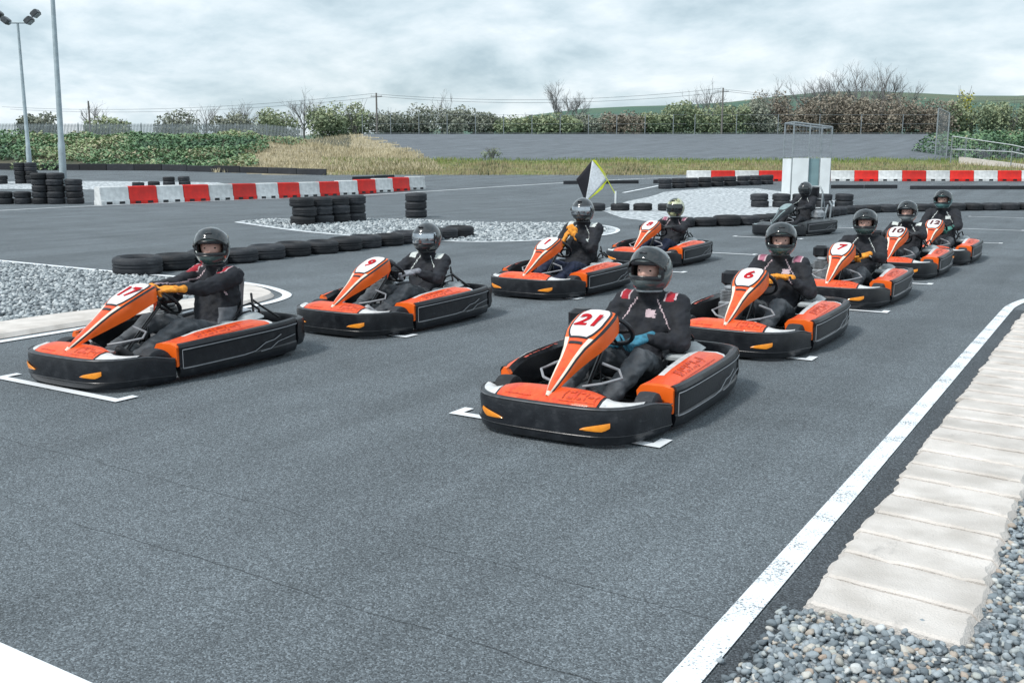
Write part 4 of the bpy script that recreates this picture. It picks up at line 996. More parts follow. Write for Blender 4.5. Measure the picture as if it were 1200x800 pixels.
def f_nosemark(mb):
    R_ = nose_rows(-.40, .40, 81, .003)
    def at(x, f):
        i = min(80, max(0, int((x + .40) / .8 * 80 + .5))); r = R_[i]; a, b = r[1], r[3]; m_ = r[2]
        return m_.lerp(b, (f - .5) * 2) if f > .5 else a.lerp(m_, f * 2)
    for x0, wd, f0, f1 in ((.10, .012, .25, .8), (.13, .04, .25, .4), (.13, .04, .65, .8), (.185, .012, .25, .8), (.205, .03, .25, .38), (.205, .03, .68, .8), (.25, .012, .25, .8), (.275, .03, .45, .6), (.32, .012, .25, .8), (-.31, .2, .16, .22), (.10, .25, .10, .15)):
        mb.grid([[at(x0 + wd * q + .02 * ff, ff) for q in (0, .5, 1)] for ff in (f0, (f0 + f1) / 2, f1)])
FP = [(.075, .262, .014), (.10, .282, .022), (.16, .325, .040), (.25, .382, .054), (.34, .44, .066), (.42, .493, .088), (.49, .537, .122), (.56, .575, .146), (.64, .61, .156), (.72, .640, .154), (.785, .657, .138), (.815, .655, .115), (.825, .635, .10)]
FX = [-1.03, -1.05, -1.0, -.88, -.60, -.3, 0, .3, .60, .88, 1.0, 1.05, 1.03]
FD = [-.115, -.06, -.014, -.002, .004, .008, .010, .008, .004, -.002, -.014, -.06, -.115]
def f_fair(mb):
    rows = []
    for i, (ly, z, hw) in enumerate(FP):
        a, b = FP[max(0, i - 1)], FP[min(len(FP) - 1, i + 1)]; tx, tz = b[0] - a[0], b[1] - a[1]; l_ = math.hypot(tx, tz); ny, nz = -tz / l_, tx / l_
        dep = .25 + .75 * ss(.1, .5, ly)
        if i >= 11: ny, nz = 0, 1
        rows.append([KP(x * hw, ly + ny * d * (dep if d < -.02 else 1), z + nz * d * (dep if d < -.02 else 1)) for x, d in zip(FX, FD)])
    def mm(i, j):
        if i == 0: return 2
        if j in (2, 9): return 3
        if j in (0, 1, 10, 11): return 1
        if j in (3, 8): return 2 if i < 6 else 1
        return 0
    mb.grid(rows, m=mm)
    low = rows[-1]
    mb.grid([low, [(p[0] * .9, p[1] - .03, p[2] - .06) for p in low]], m=0)
def fair_pt(x, ly, off):
    for a, b in zip(FP, FP[1:]):
        if a[0] <= ly <= b[0]: break
    t = (ly - a[0]) / (b[0] - a[0]); z = a[1] + (b[1] - a[1]) * t; hw = a[2] + (b[2] - a[2]) * t; l_ = math.hypot(b[0] - a[0], b[1] - a[1]); ny, nz = -(b[1] - a[1]) / l_, (b[0] - a[0]) / l_
    f = abs(x) / hw; d = np.interp(f, [0, .3, .60, .88, 1.0], [.010, .008, .004, -.002, -.014]) + off
    return KP(x, ly + ny * d, z + nz * d)
def f_border(mb): f_plate(mb, .123, .004, .012)
def f_plate(mb, hw0=.110, lift=.0065, ext=0.):
    rows = []; L0, L1 = .495, .785; c = (L0 + L1) / 2; hl = (L1 - L0) / 2 + ext
    for i in range(15):
        t = -1 + 2 * i / 14; ly = c + hl * t; wd = hw0 * (1 - abs(t) ** 5 * .34) * (.84 + .16 * ss(-1, -.1, t))
        rows.append([fair_pt(x * wd, ly, lift) for x in lin(-1, 1, 9)])
    mb.grid(rows)
    mb.grid([rows[0], [(p[0], p[1], p[2] - .008) for p in rows[0]]]); mb.grid([rows[-1], [(p[0], p[1], p[2] - .008) for p in rows[-1]]])
def f_slot(mb): mb.grid([[fair_pt(x, ly, .004) for x in lin(-.05, .05, 5)] for ly in (.435, .455)])
def tyre_prof(ro, ri, h): return [(ri, -h * .8), (ri + .02, -h), (ro - .02, -h), (ro - .004, -h * .85), (ro, -h * .5), (ro + .001, 0), (ro, h * .5), (ro - .004, h * .85), (ro - .02, h), (ri + .02, h), (ri, h * .8)]
RX = Matrix.Rotation(R(90), 4, 'Y')
def f_wheel(ro, wd): return lambda mb: mb.lathe(tyre_prof(ro, .066, wd / 2), 26, RX, closed=True)
def f_rim(wd): return lambda mb: mb.lathe([(.068, -wd / 2 * .8), (.06, -wd / 2 * .8), (.052, -wd / 2 * .3), (.022, -wd / 2 * .25), (.02, -wd / 2 * .55), (.0, -wd / 2 * .55), ], 18, RX).lathe([(.068, wd / 2 * .8), (.06, wd / 2 * .8), (.052, wd / 2 * .3), (.022, wd / 2 * .25), (.02, wd / 2 * .6), (.0, wd / 2 * .6)], 18, RX).lathe([(.067, -wd / 2 * .8), (.067, wd / 2 * .8)], 18, RX)
def f_chassis(mb):
    for s_ in (-1, 1):
        mb.tube([KP(.26 * s_, .12, .10), KP(.24 * s_, .35, .06), KP(.17 * s_, .60, .055), KP(.28 * s_, 1.0, .055), KP(.30 * s_, 1.75, .08)], .016, 8)
        mb.tube([KP(.30 * s_, .95, .06), KP(.60 * s_, 1.02, .09)], .012, 6); mb.tube([KP(.30 * s_, 1.4, .06), KP(.60 * s_, 1.42, .09)], .012, 6)
        mb.tube([KP(.60 * s_, .75, .09), KP(.62 * s_, 1.1, .09), KP(.60 * s_, 1.5, .09)], .012, 6)
        mb.tube([KP(.24 * s_, .42, .07), KP(.42 * s_, .45, .13)], .014, 6)
        mb.tube([KP(.30 * s_, 1.70, .10), KP(.30 * s_, 1.92, .20)], .014, 6)
    mb.tube([KP(-.26, .12, .10), KP(0, .07, .10), KP(.26, .12, .10)], .013, 6)
    mb.tube([KP(-.26, .95, .06), KP(.26, .95, .06)], .014, 6); mb.tube([KP(-.3, 1.72, .08), KP(.3, 1.72, .08)], .014, 6)
def f_tray(mb): mb.box(KP(0, .58, .035), (.48, .98, .008)); mb.box(KP(0, 1.40, .045), (.56, .60, .008))
def f_seat(mb):
    prof = [(1.06, .17), (1.12, .125), (1.22, .095), (1.34, .085), (1.46, .105), (1.55, .17), (1.615, .28), (1.655, .42), (1.685, .56), (1.70, .62), (1.715, .62)]
    rows = []
    for i, (ly, z) in enumerate(prof):
        t = i / 10; hw = .205 - .03 * ss(.6, 1, t); bol = .10 + .05 * math.sin(t * 3.1)
        fw = .13 * ss(.4, .8, t)     # bolsters wrap forward up the back
        rows.append([KP(x * hw, ly - fw * abs(x) ** 3, z + bol * abs(x) ** 3 * (1 - ss(.55, .9, t))) for x in (-1.06, -1, -.8, -.45, 0, .45, .8, 1, 1.06)])
    mb.grid(rows)
SWC = Vector((0, .955 - K0, .520)); SWN = Vector((0, .72, .69)).normalized(); SWT = Vector((0, -.69, .72)).normalized(); SWR = .150
def rim_pt(phi, r=SWR): return SWC + Vector((1, 0, 0)) * (r * math.cos(phi)) + SWT * (r * math.sin(phi))
def f_swheel(mb): mb.tube([rim_pt(2 * math.pi * i / 28) for i in range(28)], .0155, 8, closed=True)
def f_spokes(mb):
    for a in (R(0), R(180), R(270)): mb.tube([SWC - SWN * .02, SWC.lerp(rim_pt(a), .5) - SWN * .012, rim_pt(a)], [.018, .012, .009], 6)
    mb.lathe([(0, .012), (.045, .01), (.05, -.02), (0, -.025)], 14, Matrix.Translation(SWC) @ SWN.to_track_quat('Z', 'Y').to_matrix().to_4x4())
def f_column(mb):
    mb.tube([SWC - SWN * .02, KP(0, .55, .14)], .014, 8); mb.tube([KP(-.10, .66, .06), KP(0, .80, .33), KP(.10, .66, .06)], .011, 6); mb.tube([KP(-.38, .47, .13), KP(0, .52, .13), KP(.38, .47, .13)], .009, 6)
def f_pedal(s_): return lambda mb: (mb.tube([KP(.16 * s_, .42, .06), KP(.16 * s_, .36, .17), KP(.16 * s_, .34, .23)], .010, 6), mb.tube([KP(.11 * s_, .34, .225), KP(.21 * s_, .34, .225)], .013, 6))
def f_axle(mb): mb.tube([KP(-.58, 1.63, .14), KP(.58, 1.63, .14)], .02, 10)
def f_engine(mb):
    mb.box(KP(-.42, 1.27, .20), (.20, .22, .20), bev=.02)
    for i in range(7): mb.box(KP(-.42, 1.27, .31 + i * .014), (.17, .19, .006))
    mb.box(KP(-.42, 1.27, .42), (.13, .14, .04), bev=.015)
def f_airbox(mb): mb.box(KP(-.47, 1.36, .50), (.17, .16, .15), bev=.03); mb.tube([KP(-.45, 1.33, .42), KP(-.42, 1.28, .34)], .03, 8)
def f_exhaust(mb): mb.tube([KP(-.42, 1.36, .30), KP(-.40, 1.52, .32), KP(-.30, 1.72, .30), KP(-.1, 1.78, .29), KP(.12, 1.78, .28)], [.022, .024, .05, .055, .05], 10)
def f_tank(mb): mb.box(KP(0, .72, .135), (.20, .24, .15), bev=.03)
def f_rearcover(mb): mb.box(KP(.38, 1.50, .325), (.17, .20, .075), Matrix.Rotation(R(6), 3, 'X'), bev=.035); mb.box(KP(.36, 1.30, .30), (.14, .10, .05), bev=.015)
def f_strut(s_, k_):
    return lambda mb: mb.tube([KP(.20 * s_, 1.66, .50), KP(.30 * s_, 1.60, .30), KP(.33 * s_, 1.55, .10)] if k_ else [KP(.17 * s_, 1.69, .44), KP(.21 * s_, 1.78, .36), KP(.28 * s_, 1.88, .27)], .010, 6)
def f_hose(mb):
    mb.tube([KP(.27, 1.44, .34), KP(.31, 1.46, .42), KP(.33, 1.54, .44), KP(.34, 1.62, .38), KP(.34, 1.63, .30)], .010, 6)
    mb.tube([KP(.24, 1.42, .30), KP(.29, 1.47, .36), KP(.29, 1.57, .37), KP(.30, 1.62, .30)], .008, 6)
def f_hull(s_): # inner dark fairing side between nose and cockpit, with a pale outlined hoop
    return lambda mb: mb.tube([KP(.10 * s_, .36, .27), KP(.22 * s_, .40, .29), KP(.31 * s_, .52, .31), KP(.25 * s_, .60, .34), KP(.14 * s_, .56, .38)], .009, 6)

FONT_CACHE = {}
def num_mesh(txt, mat):
    key = (txt, mat.name)
    if key in FONT_CACHE: return FONT_CACHE[key]
    cu = bpy.data.curves.new('number', 'FONT'); cu.body = txt; cu.size = .17; cu.align_x = 'CENTER'; cu.align_y = 'CENTER'; cu.extrude = .0015; cu.offset = .0045; cu.resolution_u = 3
    cu.shear = .12
    o = link('tmp', cu); dg = bpy.context.evaluated_depsgraph_get(); dg.update(); me = bpy.data.meshes.new_from_object(o.evaluated_get(dg)); bpy.data.objects.remove(o, do_unlink=True)
    me.materials.clear(); me.materials.append(mat); FONT_CACHE[key] = me; me.name = 'number'; return me

def kart(X, F, rz, num, label, dark=False, numcol='rednum', steer=0, bare=False):
    t = empty('kart', (X, F + K0, 0), R(rz), label, 'kart', None if dark else 'orange karts lined up on the grid')
    od = (lambda a, b: b if dark else a)
    bodym = M[od('orange', 'darkgrey')]; body2 = M[od('orange2', 'darkgrey')]; wm = M[od('white', 'tealgrey')]; cm = M[od('cream', 'tealgrey')]
    sfx = '_d' if dark else ''
    fb_ = link('front_bumper', kmesh('front_bumper', f_front, M['black']), t)
    link('lip_highlight', kmesh('lip_highlight', f_lip_highlight, M['lip']), fb_); link('bumper_seam', kmesh('bumper_seam', f_groove, M['black']), fb_)
    if not dark:
        for s_ in (-1, 1): link('marker', kmesh(f'marker{s_}', f_amber(s_), M['amber']), fb_)
    for s_ in (-1, 1):
        sb = link('side_bumper', kmesh(f'side_bumper{s_}', f_side(s_), M['black'], angle=32), t)
        link('trim_line', kmesh(f'trim_line{s_}', f_lines(s_), M['trim']), sb)
        pod = link('side_pod', kmesh(f'side_pod{s_}{sfx}', f_pod(s_), [bodym, body2, M['white'] if not dark else M['darkgrey'], M['black']]), t)
        if not dark: tag(link('lettering', kmesh(f'pod_lettering{s_}', f_podmark(s_), M['darkred']), pod), kind='stuff')
        link('corner_panel', kmesh(f'corner_panel{s_}{sfx}', f_corner(s_), [wm, M['black']]), t)
        wl = link('front_wheel', kmesh('front_wheel', f_wheel(.132, .12), M['rubber']), t, KP(.535 * s_, .445, .132), (0, 0, R(steer)))
        link('rim', kmesh('front_rim', f_rim(.12), M['alu']), wl)
        wl = link('rear_wheel', kmesh('rear_wheel', f_wheel(.14, .17), M['rubber']), t, KP(.505 * s_, 1.63, .14))
        link('rim', kmesh('rear_rim', f_rim(.17), M['alu']), wl)
        link('pedal', kmesh(f'pedal{s_}', f_pedal(s_), M['steel']), t)
        link('hoop', kmesh(f'hoop{s_}', f_hull(s_), M['trim']), t)
    link('rear_bumper', kmesh('rear_bumper', f_rear, M['black']), t)
    npn = link('nose_panel', kmesh('nose_panel' + sfx, f_nose, bodym), t)
    if not dark: tag(link('lettering', kmesh('nose_lettering', f_nosemark, M['darkred']), npn), kind='stuff')
    fa = link('steering_fairing', kmesh('steering_fairing' + sfx, f_fair, [bodym, body2, cm, M['black']]), t)
    link('plate_border', kmesh('plate_border', f_border, M['black']), fa)
    link('number_plate', kmesh('number_plate' + sfx, f_plate, M[od('plate', 'tealgrey')]), fa)
    link('slot', kmesh('slot', f_slot, M['black']), fa)
    if num:
        nm = link('number', num_mesh(num, M[numcol]), fa); c = fair_pt(0, .637, .009); nm.location = c; nm.rotation_euler = (R(25.5), 0, 0)
    link('chassis_frame', kmesh('chassis_frame', f_chassis, M['blackgloss']), t)
    link('floor_tray', kmesh('floor_tray', f_tray, M['black'], smooth=False), t)
    se = link('seat', kmesh('seat', f_seat, M['seat']), t)
    sd_ = se.modifiers.new('thickness', 'SOLIDIFY'); sd_.thickness = .008
    sw = link('steering_wheel', kmesh('steering_wheel', f_swheel, M['black']), t); link('spoke', kmesh('spoke', f_spokes, M['blackgloss']), sw)
    link('steering_column', kmesh('steering_column', f_column, M['blackgloss']), t)
    link('rear_axle', kmesh('rear_axle', f_axle, M['steel']), t)
    en = link('engine', kmesh('engine', f_engine, M['alu']), t); link('airbox', kmesh('airbox', f_airbox, M['black']), en); link('exhaust', kmesh('exhaust', f_exhaust, M['steel']), en)
    link('fuel_tank', kmesh('fuel_tank', f_tank, M['darkgrey']), t)
    link('rear_cover', kmesh('rear_cover', f_rearcover, M['tank']), t)
    for s_ in (-1, 1):
        for k_ in (0, 1): link('seat_strut', kmesh(f'seat_strut{s_}{k_}', f_strut(s_, k_), M['blackgloss']), t)
    link('hose', kmesh('hose', f_hose, M['black']), t)
    if dark:
        mb = MB(); P = [KP(-.22, 1.74, .1), KP(-.22, 1.78, .9), KP(-.14, 1.79, 1.02), KP(.14, 1.79, 1.02), KP(.22, 1.78, .9), KP(.22, 1.74, .1)]
        mb.tube(P, .02, 8); mb.tube([KP(-.22, 1.77, .75), KP(.22, 1.77, .75)], .015, 8); mb.tube([KP(.22, 1.78, .88), KP(.26, 1.92, .28)], .016, 8); mb.tube([KP(-.22, 1.78, .88), KP(-.26, 1.92, .28)], .016, 8)
        rb = mb.build('roll_hoop', M['galv'], t)
        mb = MB(); mb.box(KP(0, 1.75, .90), (.26, .06, .22), bev=.02); mb.build('headrest', M['black'], rb)
        mb = MB(); mb.tube([KP(.5, 1.70, .25), KP(.52, 1.72, .62), KP(.40, 1.82, .70)], .02, 8); mb.tube([KP(.5, 1.45, .3), KP(.40, 1.75, .62)], .018, 8); mb.build('rear_brace', M['galv'], t)
        mb = MB(); mb.box(KP(.35, 1.45, .42), (.24, .30, .2), bev=.05); mb.build('engine_cover', M['alu'], t)
    return t

# ------------------------------------------------------------------ drivers
def ik(S, Wp, a, b, hint):
    d = Wp - S; L = min(d.length, (a + b) * .995); ax = d.normalized(); x = (a * a - b * b + L * L) / (2 * L); h = math.sqrt(max(0, a * a - x * x))
    hv = hint - ax * hint.dot(ax); hv.normalize(); return S + ax * x + hv * h
def hand_mesh(key, mat, fist=1.0):
    k_ = ('hand', key)
    if k_ in KM: return KM[k_]
    mb = MB()
    # palm: wide flat rounded block out of overlapping capsules, fingers along +Y, back of the hand +Z, thumb at +X
    for x in lin(-.032, .032, 4): mb.capsule((x * .75, .005, 0), (x, .072, 0), .0155, .0155, 8)
    mb.capsule((0, -.045, 0), (0, .015, 0), .029, .026, 10)         # cuff over the wrist
    for x, L, sp in ((.031, .92, .05), (.0105, 1.0, .01), (-.0105, .95, -.02), (-.030, .78, -.06)):
        p = Vector((x, .078, .002)); ang = R(-18); segs = (.042 * L, .028 * L, .022 * L); rr = (.0112, .0102, .0092, .008)
        for i, s_ in enumerate(segs):
            q = p + Vector((sp * s_, math.cos(ang) * s_, math.sin(ang) * s_)); mb.capsule(p, q, rr[i], rr[i + 1], 8); p = q; ang -= R(62 * fist)
    p = Vector((.030, .020, -.006))
    for s_, dv, r0, r1 in ((.040, (.62, .62, -.35), .0145, .012), (.030, (.20, .75, -.62), .012, .0105), (.022, (-.15, .65, -.75), .0105, .0085)):
        q = p + Vector(dv).normalized() * s_; mb.capsule(p, q, r0, r1, 8); p = q
    me = remesh(mb, .0055, [mat], 2, 'glove'); me.materials.clear(); me.materials.append(mat); KM[k_] = me; return me
def helmet_meshes():
    if 'helmet' in KM: return
    def rad(az, el):     # az 0 = forward (-Y)
        ca, ce = math.cos(az), math.cos(el)
        rx, ry, rz = .128, .158, .150
        v = Vector((math.sin(az) * ce * rx, -ca * ce * ry, math.sin(el) * rz))
        f = max(0, ca) ** 3 * ss(R(-15), R(-50), el) if False else max(0, ca) ** 2.5 * (1 - ss(R(-42), R(-12), el))
        v.y -= .030 * f; v.z += .012 * f * 0
        if el < R(-35): v.x *= 1 - .10 * ss(R(-35), R(-75), el) * 0
        return v
    azs = [-180 + i * 7.5 for i in range(48)]; els = [-58, -52, -45, -38, -31, -24, -17, -9, -1, 7, 14, 21, 28, 36, 45, 54, 63, 72, 81, 88]
    mb = MB(); n_ = len(azs)
    for el in els: mb.v += [tuple(rad(R(a), R(el))) for a in azs]
    for i in range(len(els) - 1):
        for j in range(n_):
            amid = azs[j] + 3.75; em = (els[i] + els[i + 1]) / 2
            if -17 < em < 21:
                lim = 60 if -10 < em < 14 else 52
                if abs(amid) < lim: continue
            mb.face((i * n_ + j, i * n_ + (j + 1) % n_, (i + 1) * n_ + (j + 1) % n_, (i + 1) * n_ + j))
    mb.face([(len(els) - 1) * n_ + j for j in range(n_)])
    KM['helmet'] = mb
    # chin bar lip, vent, rim trim
    tr = MB(); tr.tube([rad(R(a), R(-57)) * 1.01 for a in azs], .0075, 6, closed=True)
    tr2 = MB(); tr2.tube([rad(R(a), R(-20.5)) * 1.012 for a in lin(-62, 62, 17)], .0045, 5); tr2.tube([rad(R(a), R(20.5)) * 1.012 for a in lin(-62, 62, 17)], .0045, 5)
    for s_ in (-1, 1): tr2.lathe([(0, .008), (.016, .007), (.018, 0)], 12, Matrix.Translation(rad(R(70 * s_), R(6)) * 1.0) @ Matrix.Rotation(R(90 * s_), 4, 'Y'))
    vent = MB()
    vent.box(rad(0, R(44)) * 1.01, (.05, .03, .012), Matrix.Rotation(R(-42), 3, 'X'), bev=.004)
    vis = MB(); rows = []
    for el in lin(-20, 23, 8): rows.append([rad(R(a), R(el)) * 1.028 for a in lin(-72, 72, 21)])
    vis.grid(rows)
    band = MB(); rows = []                       # glossy peak band above the eye port
    for el in lin(22, 40, 5): rows.append([rad(R(a), R(el)) * 1.022 for a in lin(-60, 60, 17)])
    band.grid(rows)
    pad = MB(); pad.tube([rad(R(a), R(-19)) * .93 for a in lin(-64, 64, 17)], .016, 6); pad.tube([rad(R(a), R(19)) * .93 for a in lin(-64, 64, 17)], .014, 6)
    for s_ in (-1, 1): pad.tube([rad(R(63 * s_), R(e_)) * .90 for e_ in lin(-19, 19, 6)], .02, 6)
    KM['h_trim'] = tr; KM['h_trim2'] = tr2; KM['h_vent'] = vent; KM['h_vis'] = vis; KM['h_band'] = band; KM['h_pad'] = pad
def seg_dist(P, a, b, r0, r1):
    a = np.array(a); b = np.array(b); ab = b - a; L2 = max(1e-9, ab @ ab); t = np.clip(((P - a) @ ab) / L2, 0, 1); q = a + t[:, None] * ab
    return np.linalg.norm(P - q, axis=1) - (r0 + (r1 - r0) * t)

def driver(X, F, rz, label, head=.86, hx=0., yaw=0, tilt=0, pose='wheel', glove='black', helmet='h_green', visor='open', shoulder=None, legs='trouser', shoe='shoe', top='suit', seed=1, side_panel=False, lean=0., chest_mark=None, low=None, pipe=True, bulk=1.0):
    t = empty('person', (X, F + K0, 0), R(rz), label, 'person', 'drivers seated in the karts')
    rng = random.Random(seed)
    dz = head - .86
    pel = KP(0, 1.41, .185); chest = KP(hx * .6, 1.475 - lean * .5, .475 + dz * .6); neck = KP(hx * .9, 1.475 - lean, .715 + dz); hd = KP(hx, 1.44 - lean, .855 + dz)
    mb = MB(); B = []                            # bones: label, a, b, r0, r1
    def bone(lab, a, b, r0, r1, n_=14):
        if lab in ('top', 'arm'): r0, r1 = r0 * bulk, r1 * bulk
        mb.capsule(a, b, r0, r1, n_); B.append((lab, tuple(a), tuple(b), r0, r1))
    wide = Vector((1, 0, 0))
    for s_ in (-1, 1):
        bone('top', pel + wide * .055 * s_, chest + wide * .085 * s_ + Vector((0, 0, .02)), .122, .130)
        bone('top', chest + wide * .085 * s_, neck + wide * .105 * s_ + Vector((0, 0, -.075)), .128, .082)
        hip = pel + wide * .095 * s_ + Vector((0, -.03, -.01))
        knee = KP((.205 + rng.uniform(-.015, .03)) * s_, .945 + rng.uniform(-.02, .02), .315 + rng.uniform(-.015, .025)); ank = KP(.175 * s_, .545, .145); toe = KP(.165 * s_, .41, .235)
        heel = KP(.175 * s_, .565, .095)
        bone('legs', hip, hip.lerp(knee, .55) + Vector((0, 0, .008)), .106, .094); bone('legs', hip.lerp(knee, .55) + Vector((0, 0, .008)), knee, .094, .077)
        bone('legs', knee, knee.lerp(ank, .4) + Vector((0, .012, -.006)), .075, .072); bone('legs', knee.lerp(ank, .4) + Vector((0, .012, -.006)), ank, .072, .057)
        bone('shoe', heel, ank.lerp(toe, .45) + Vector((0, .0, -.022)), .040, .042); bone('shoe', ank.lerp(toe, .45) + Vector((0, 0, -.022)), toe, .043, .030)
        bone('shoe', ank, heel, .048, .040)
        sh = neck + wide * .19 * s_ + Vector((0, .005, -.075))
        if pose == 'wheel': G = rim_pt(R(18) if s_ > 0 else R(162))
        elif pose == 'top': G = rim_pt(R(52) if s_ > 0 else R(128))
        elif pose == 'lap': G = KP(.105 * s_ + .01, 1.13 - .03 * s_, .425)
        elif pose == 'chest': G = KP(.055 * s_ + .02, 1.18 + .03 * s_, .545 + .02 * s_)
        elif pose == 'raise': G = KP(.045 * s_ - .03, 1.22, .66 + .04 * s_ + dz * .5)
        elif pose == 'low': G = rim_pt(R(-20) if s_ > 0 else R(200))
        dirg = (G - sh).normalized()
        fdir = (dirg * .6 + Vector((-.42 * s_, -.15, .1 if pose in ('wheel', 'top') else .0))).normalized()
        if pose == 'lap': fdir = Vector((-.55 * s_, -.75, -.2)).normalized()
        if pose == 'chest': fdir = Vector((-.85 * s_, -.35, .15)).normalized()
        if pose == 'raise': fdir = Vector((-.45 * s_, -.1, .85)).normalized()
        wr = G - fdir * .085 + (SWN * .02 if pose in ('wheel', 'top', 'low') else Vector())
        if (wr - sh).length > .555: wr = sh + (wr - sh).normalized() * .555
        el_ = ik(sh, wr, .295, .268, Vector((.75 * s_, .25, -.75)) if pose != 'top' else Vector((.45 * s_, .2, -.9)))
        bone('top', sh + wide * -.06 * s_, sh, .082, .086); bone('arm', sh, el_, .083, .067); bone('arm', el_, el_.lerp(wr, .90), .066, .043)
        f_ = fdir; up = Vector((.35 * s_, .1, .95)) if pose != 'raise' else Vector((.6 * s_, -.6, .3)); up = (up - f_ * up.dot(f_)).normalized(); sx = f_.cross(up)
        Mx = Matrix(((sx.x, f_.x, up.x, wr.x), (sx.y, f_.y, up.y, wr.y), (sx.z, f_.z, up.z, wr.z), (0, 0, 0, 1)))
        g = link('glove', hand_mesh('l' + glove, M['glove_' + glove]), t)
        g.matrix_local = Mx @ Matrix.Scale(1.16, 4) @ (Matrix.Identity(4) if s_ > 0 else Matrix.Diagonal((-1, 1, 1, 1)))
        if s_ > 0: shl = sh
    bone('top', chest + Vector((0, .01, .1)), neck + Vector((0, 0, -.05)), .10, .068)
    bone('top', pel + Vector((0, -.03, .10)), chest + Vector((0, -.035, -.06)), .105, .105)
    bone('top', neck + Vector((0, 0, -.03)), neck + Vector((0, -.01, .05)), .082, .078)      # collar / balaclava
    bone('skin', neck, hd, .055, .06)
    Ry = Matrix.Rotation(R(yaw), 3, 'Z') @ Matrix.Rotation(R(tilt), 3, 'X')
    mb.ellipsoid(hd + Ry @ Vector((0, .0, .02)), (.088, .106, .118), Ry, 18); B.append(('skin', tuple(hd + Ry @ Vector((0, .02, .05))), tuple(hd + Ry @ Vector((0, -.02, -.03))), .095, .088))
    q = [hd + Ry @ Vector(v) for v in ((0, -.094, .028), (0, -.114, -.012), (0, -.100, -.026))]
    bone('skin', q[0], q[1], .010, .014, 8); bone('skin', q[1], q[2], .013, .012, 8)
    for s_ in (-1, 1):
        bone('skin', hd + Ry @ Vector((.012 * s_, -.094, .040)), hd + Ry @ Vector((.046 * s_, -.080, .038)), .009, .009, 8)       # brow
        bone('skin', hd + Ry @ Vector((.035 * s_, -.078, -.016)), hd + Ry @ Vector((.050 * s_, -.066, -.010)), .020, .018, 8)     # cheek
    bone('skin', hd + Ry @ Vector((-.020, -.094, -.052)), hd + Ry @ Vector((.020, -.094, -.052)), .010, .010, 8)                  # lips
    body = remesh(mb, .0125, [M['suit']], 3, 'body')
    nv = len(body.vertices); co = np.empty(nv * 3, np.float32); body.vertices.foreach_get('co', co); co = co.reshape(-1, 3).astype(float)
    nr = np.empty(nv * 3, np.float32); body.vertices.foreach_get('normal', nr); nr = nr.reshape(-1, 3)
    D = np.stack([seg_dist(co, b[1], b[2], b[3], b[4]) for b in B]); near = D.argmin(0); labs = np.array([b[0] for b in B])[near]
    # cloth folds across limbs and belly
    amp = np.where(labs == 'skin', 0, np.where(labs == 'shoe', .001, .0115)); disp = np.array([mnoise.noise(Vector(c) * 17 + Vector((seed * 3.3, 0, 0))) + .6 * mnoise.noise(Vector((c[0] * 34, c[1] * 20, c[2] * 42 + seed))) for c in co])
    co2 = co + nr * (amp * disp)[:, None]; body.vertices.foreach_set('co', co2.astype(np.float32).ravel())
    mats = [M[top], M[legs], M[shoe], M['skin'], M[shoulder] if shoulder else M[top], M['greysuit'], M['palepink'] if shoulder in ('redcloth', 'pinkcloth') else M['whitecloth'], M[low] if low else M[top]]
    body.materials.clear()
    for m_ in mats: body.materials.append(m_)
    vi = {'top': 0, 'arm': 0, 'legs': 1, 'shoe': 2, 'skin': 3}; vlab = np.array([vi[l] for l in labs]); pi = []
    cz = float(neck.z) + .01
    for p in body.polygons:
        vs = list(p.vertices); m_ = int(np.bincount(vlab[vs]).argmax()); c = co[vs].mean(0)
        if m_ == 0:
            lx = abs(c[0] - hx * .8); rel = c[2] - (cz - .085)
            if shoulder and .125 < lx < .205 and rel > .036 + .10 * (lx - .19) and c[1] < float(neck.y) + .07: m_ = 6 if (lx < .137 or lx > .193) and pipe else 4
            elif side_panel and .14 < lx and c[2] < .42 and labs[vs[0]] == 'top' and c[1] < float(chest.y) + .03 and c[0] > 0: m_ = 5
            elif low and rel < -.14: m_ = 7
            if chest_mark and .045 < c[0] < .125 and abs(rel + .055) < .024 and c[1] < float(chest.y) - .05: m_ = 6
        if m_ == 0 and pipe and c[1] < float(chest.y) - .02 and -.15 < c[2] - cz + .085 < .05 and abs(lx - (.045 + (cz - c[2]) * .62)) < .0055: m_ = 6
        if m_ == 3 and c[2] < float(hd.z) - .075: m_ = 0
        pi.append(m_)
    body.polygons.foreach_set('material_index', pi); body.update()
    bo = link('body', body, t)
    # eyes
    for s_ in (-1, 1):
        e_ = MB(); e_.ellipsoid(hd + Ry @ Vector((.032 * s_, -.088, .018)), (.018, .007, .0085), Ry, 10); e_.build('eye', M['eye'], t)
    # helmet
    helmet_meshes(); hp = hd + Vector((0, .006, .018))
    def hpart(key, mats_, parent, th=0):
        k2 = key + '|' + mats_.name
        if k2 not in KM: KM[k2] = KM[key].mesh('helmet' if key == 'helmet' else key, mats_, angle=60)
        o = link(key, KM[k2], parent)
        if th: s2 = o.modifiers.new('thickness', 'SOLIDIFY'); s2.thickness = th; s2.offset = -1
        return o
    h = hpart('helmet', M[helmet], t, .014); h.location = hp; h.rotation_euler = Ry.to_euler(); h.scale = (1.12, 1.10, 1.09)
    o = hpart('h_trim', M['galv'] if helmet in ('h_grey', 'h_pale') else M['black'], h); o.name = 'rim_trim'
    o = hpart('h_trim2', M['black'], h); o.name = 'visor_frame'
    o = hpart('h_vent', M['black'], h); o.name = 'vent'
    o = hpart('h_pad', M['black'], h); o.name = 'lining'
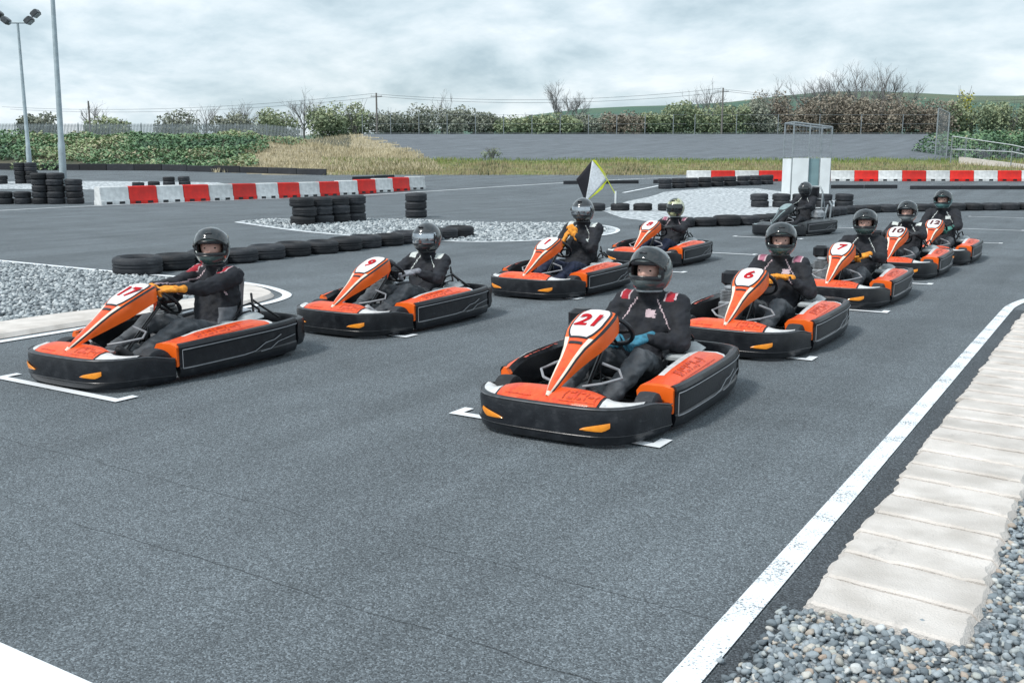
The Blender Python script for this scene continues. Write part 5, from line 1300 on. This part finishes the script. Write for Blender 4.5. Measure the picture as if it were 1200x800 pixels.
    if visor == 'open':
        o = hpart('h_vis', M['visor_dark'], h, .003); o.name = 'visor'; o.rotation_euler = (R(-43), 0, 0); o.scale = (1.015, 1.015, 1.015); o.location = (0, .004, .004)
    elif visor == 'mirror': o = hpart('h_vis', M['visor_mirror'], h, .003); o.name = 'visor'
    else: o = hpart('h_vis', M['visor_dark'], h, .003); o.name = 'visor'
    return t

GRID = [
 dict(X=-6.39, F=4.10, rz=1.5, num='17', steer=0, kl='orange kart nearest the left picture edge, number 17 plate', d=dict(label='driver with dark green helmet and orange gloves in the leftmost kart', head=.885, yaw=38, pose='top', glove='orange', helmet='h_green', shoulder='redcloth', seed=1, side_panel=True)),
 dict(X=-6.20, F=6.70, rz=0, num='9', steer=0, kl='orange kart with number 9, second from the left', d=dict(label='driver with mirrored visor and pale shoulder patches in the second kart from the left', head=.80, hx=.06, yaw=8, pose='low', glove='grey', helmet='h_black', visor='mirror', shoulder='whitecloth', seed=2, bulk=0.93, shoe='shoe_white')),
 dict(X=-6.00, F=9.78, rz=0, num='1', steer=0, kl='orange kart with number 1 in front of the flag', d=dict(label='driver raising both orange gloves to the chest in front of the flag', head=.955, hx=.04, yaw=10, pose='raise', glove='orange', helmet='h_black', visor='mirror', shoulder='whitecloth', legs='navy', seed=3, bulk=1.05)),
 dict(X=-6.36, F=13.6, rz=0, num='8', steer=0, kl='orange kart with number 8, furthest back in the left column', d=dict(label='driver in pale yellow patterned helmet in the left column', head=.83, hx=.08, yaw=5, pose='wheel', glove='black', helmet='h_pale', visor='closed', shoulder='pinkcloth', legs='navy', seed=4, bulk=0.94)),
 dict(X=-2.80, F=4.74, rz=2, num='21', steer=4, kl='orange kart with number 21 nearest the camera', d=dict(label='driver with dark grey helmet and blue gloves in the nearest kart', head=.845, hx=.06, yaw=-4, tilt=-4, pose='lap', glove='teal', helmet='h_grey', shoulder='redcloth', seed=5, bulk=1.06, side_panel=True, chest_mark=True)),
 dict(X=-2.76, F=7.66, rz=0, num='6', steer=0, kl='orange kart with number 6 just behind kart 21', d=dict(label='driver clasping orange gloves together in kart number 6', head=.86, hx=.01, yaw=18, pose='chest', glove='orange', helmet='h_green', shoulder='pinkcloth', seed=6, chest_mark=True, shoe='shoe_white')),
 dict(X=-2.78, F=10.92, rz=0, num='7', steer=0, kl='orange kart with number 7, third in the right column', d=dict(label='driver with dark helmet and orange gloves at the wheel of kart number 7', head=.85, hx=.07, yaw=12, pose='low', glove='orange', helmet='h_green', seed=7, bulk=0.97)),
 dict(X=-2.79, F=14.1, rz=0, num='10', steer=0, numcol='darknum', kl='orange kart with number 10, fourth in the right column', d=dict(label='driver with grey helmet in kart number 10 in the right column', head=.84, hx=-.03, yaw=-2, pose='wheel', glove='black', helmet='h_silver', shoulder='whitecloth', seed=8, bulk=0.91)),
 dict(X=-2.66, F=16.35, rz=0, num='12', steer=0, numcol='darknum', kl='orange kart with number 12, last in the right column', d=dict(label='driver with teal helmet in the last kart of the right column', head=.945, hx=-.02, yaw=-4, pose='low', glove='mint', helmet='h_teal', seed=9, bulk=1.06, chest_mark=True)),
]
for k in GRID:
    kart(k['X'], k['F'], k['rz'], k['num'], k['kl'], steer=k['steer'], numcol=k.get('numcol', 'rednum'))
    driver(k['X'], k['F'], k['rz'], **k['d'])
kart(-6.32, 20.85, -14, None, 'black kart with a steel roll hoop in front of the marshal hut', dark=True)
driver(-6.32, 20.85, -14, 'driver all in black in the dark kart before the marshal hut', head=.96, hx=-.03, yaw=-3, pose='wheel', glove='black', helmet='h_black', visor='closed', legs='suit', seed=10)
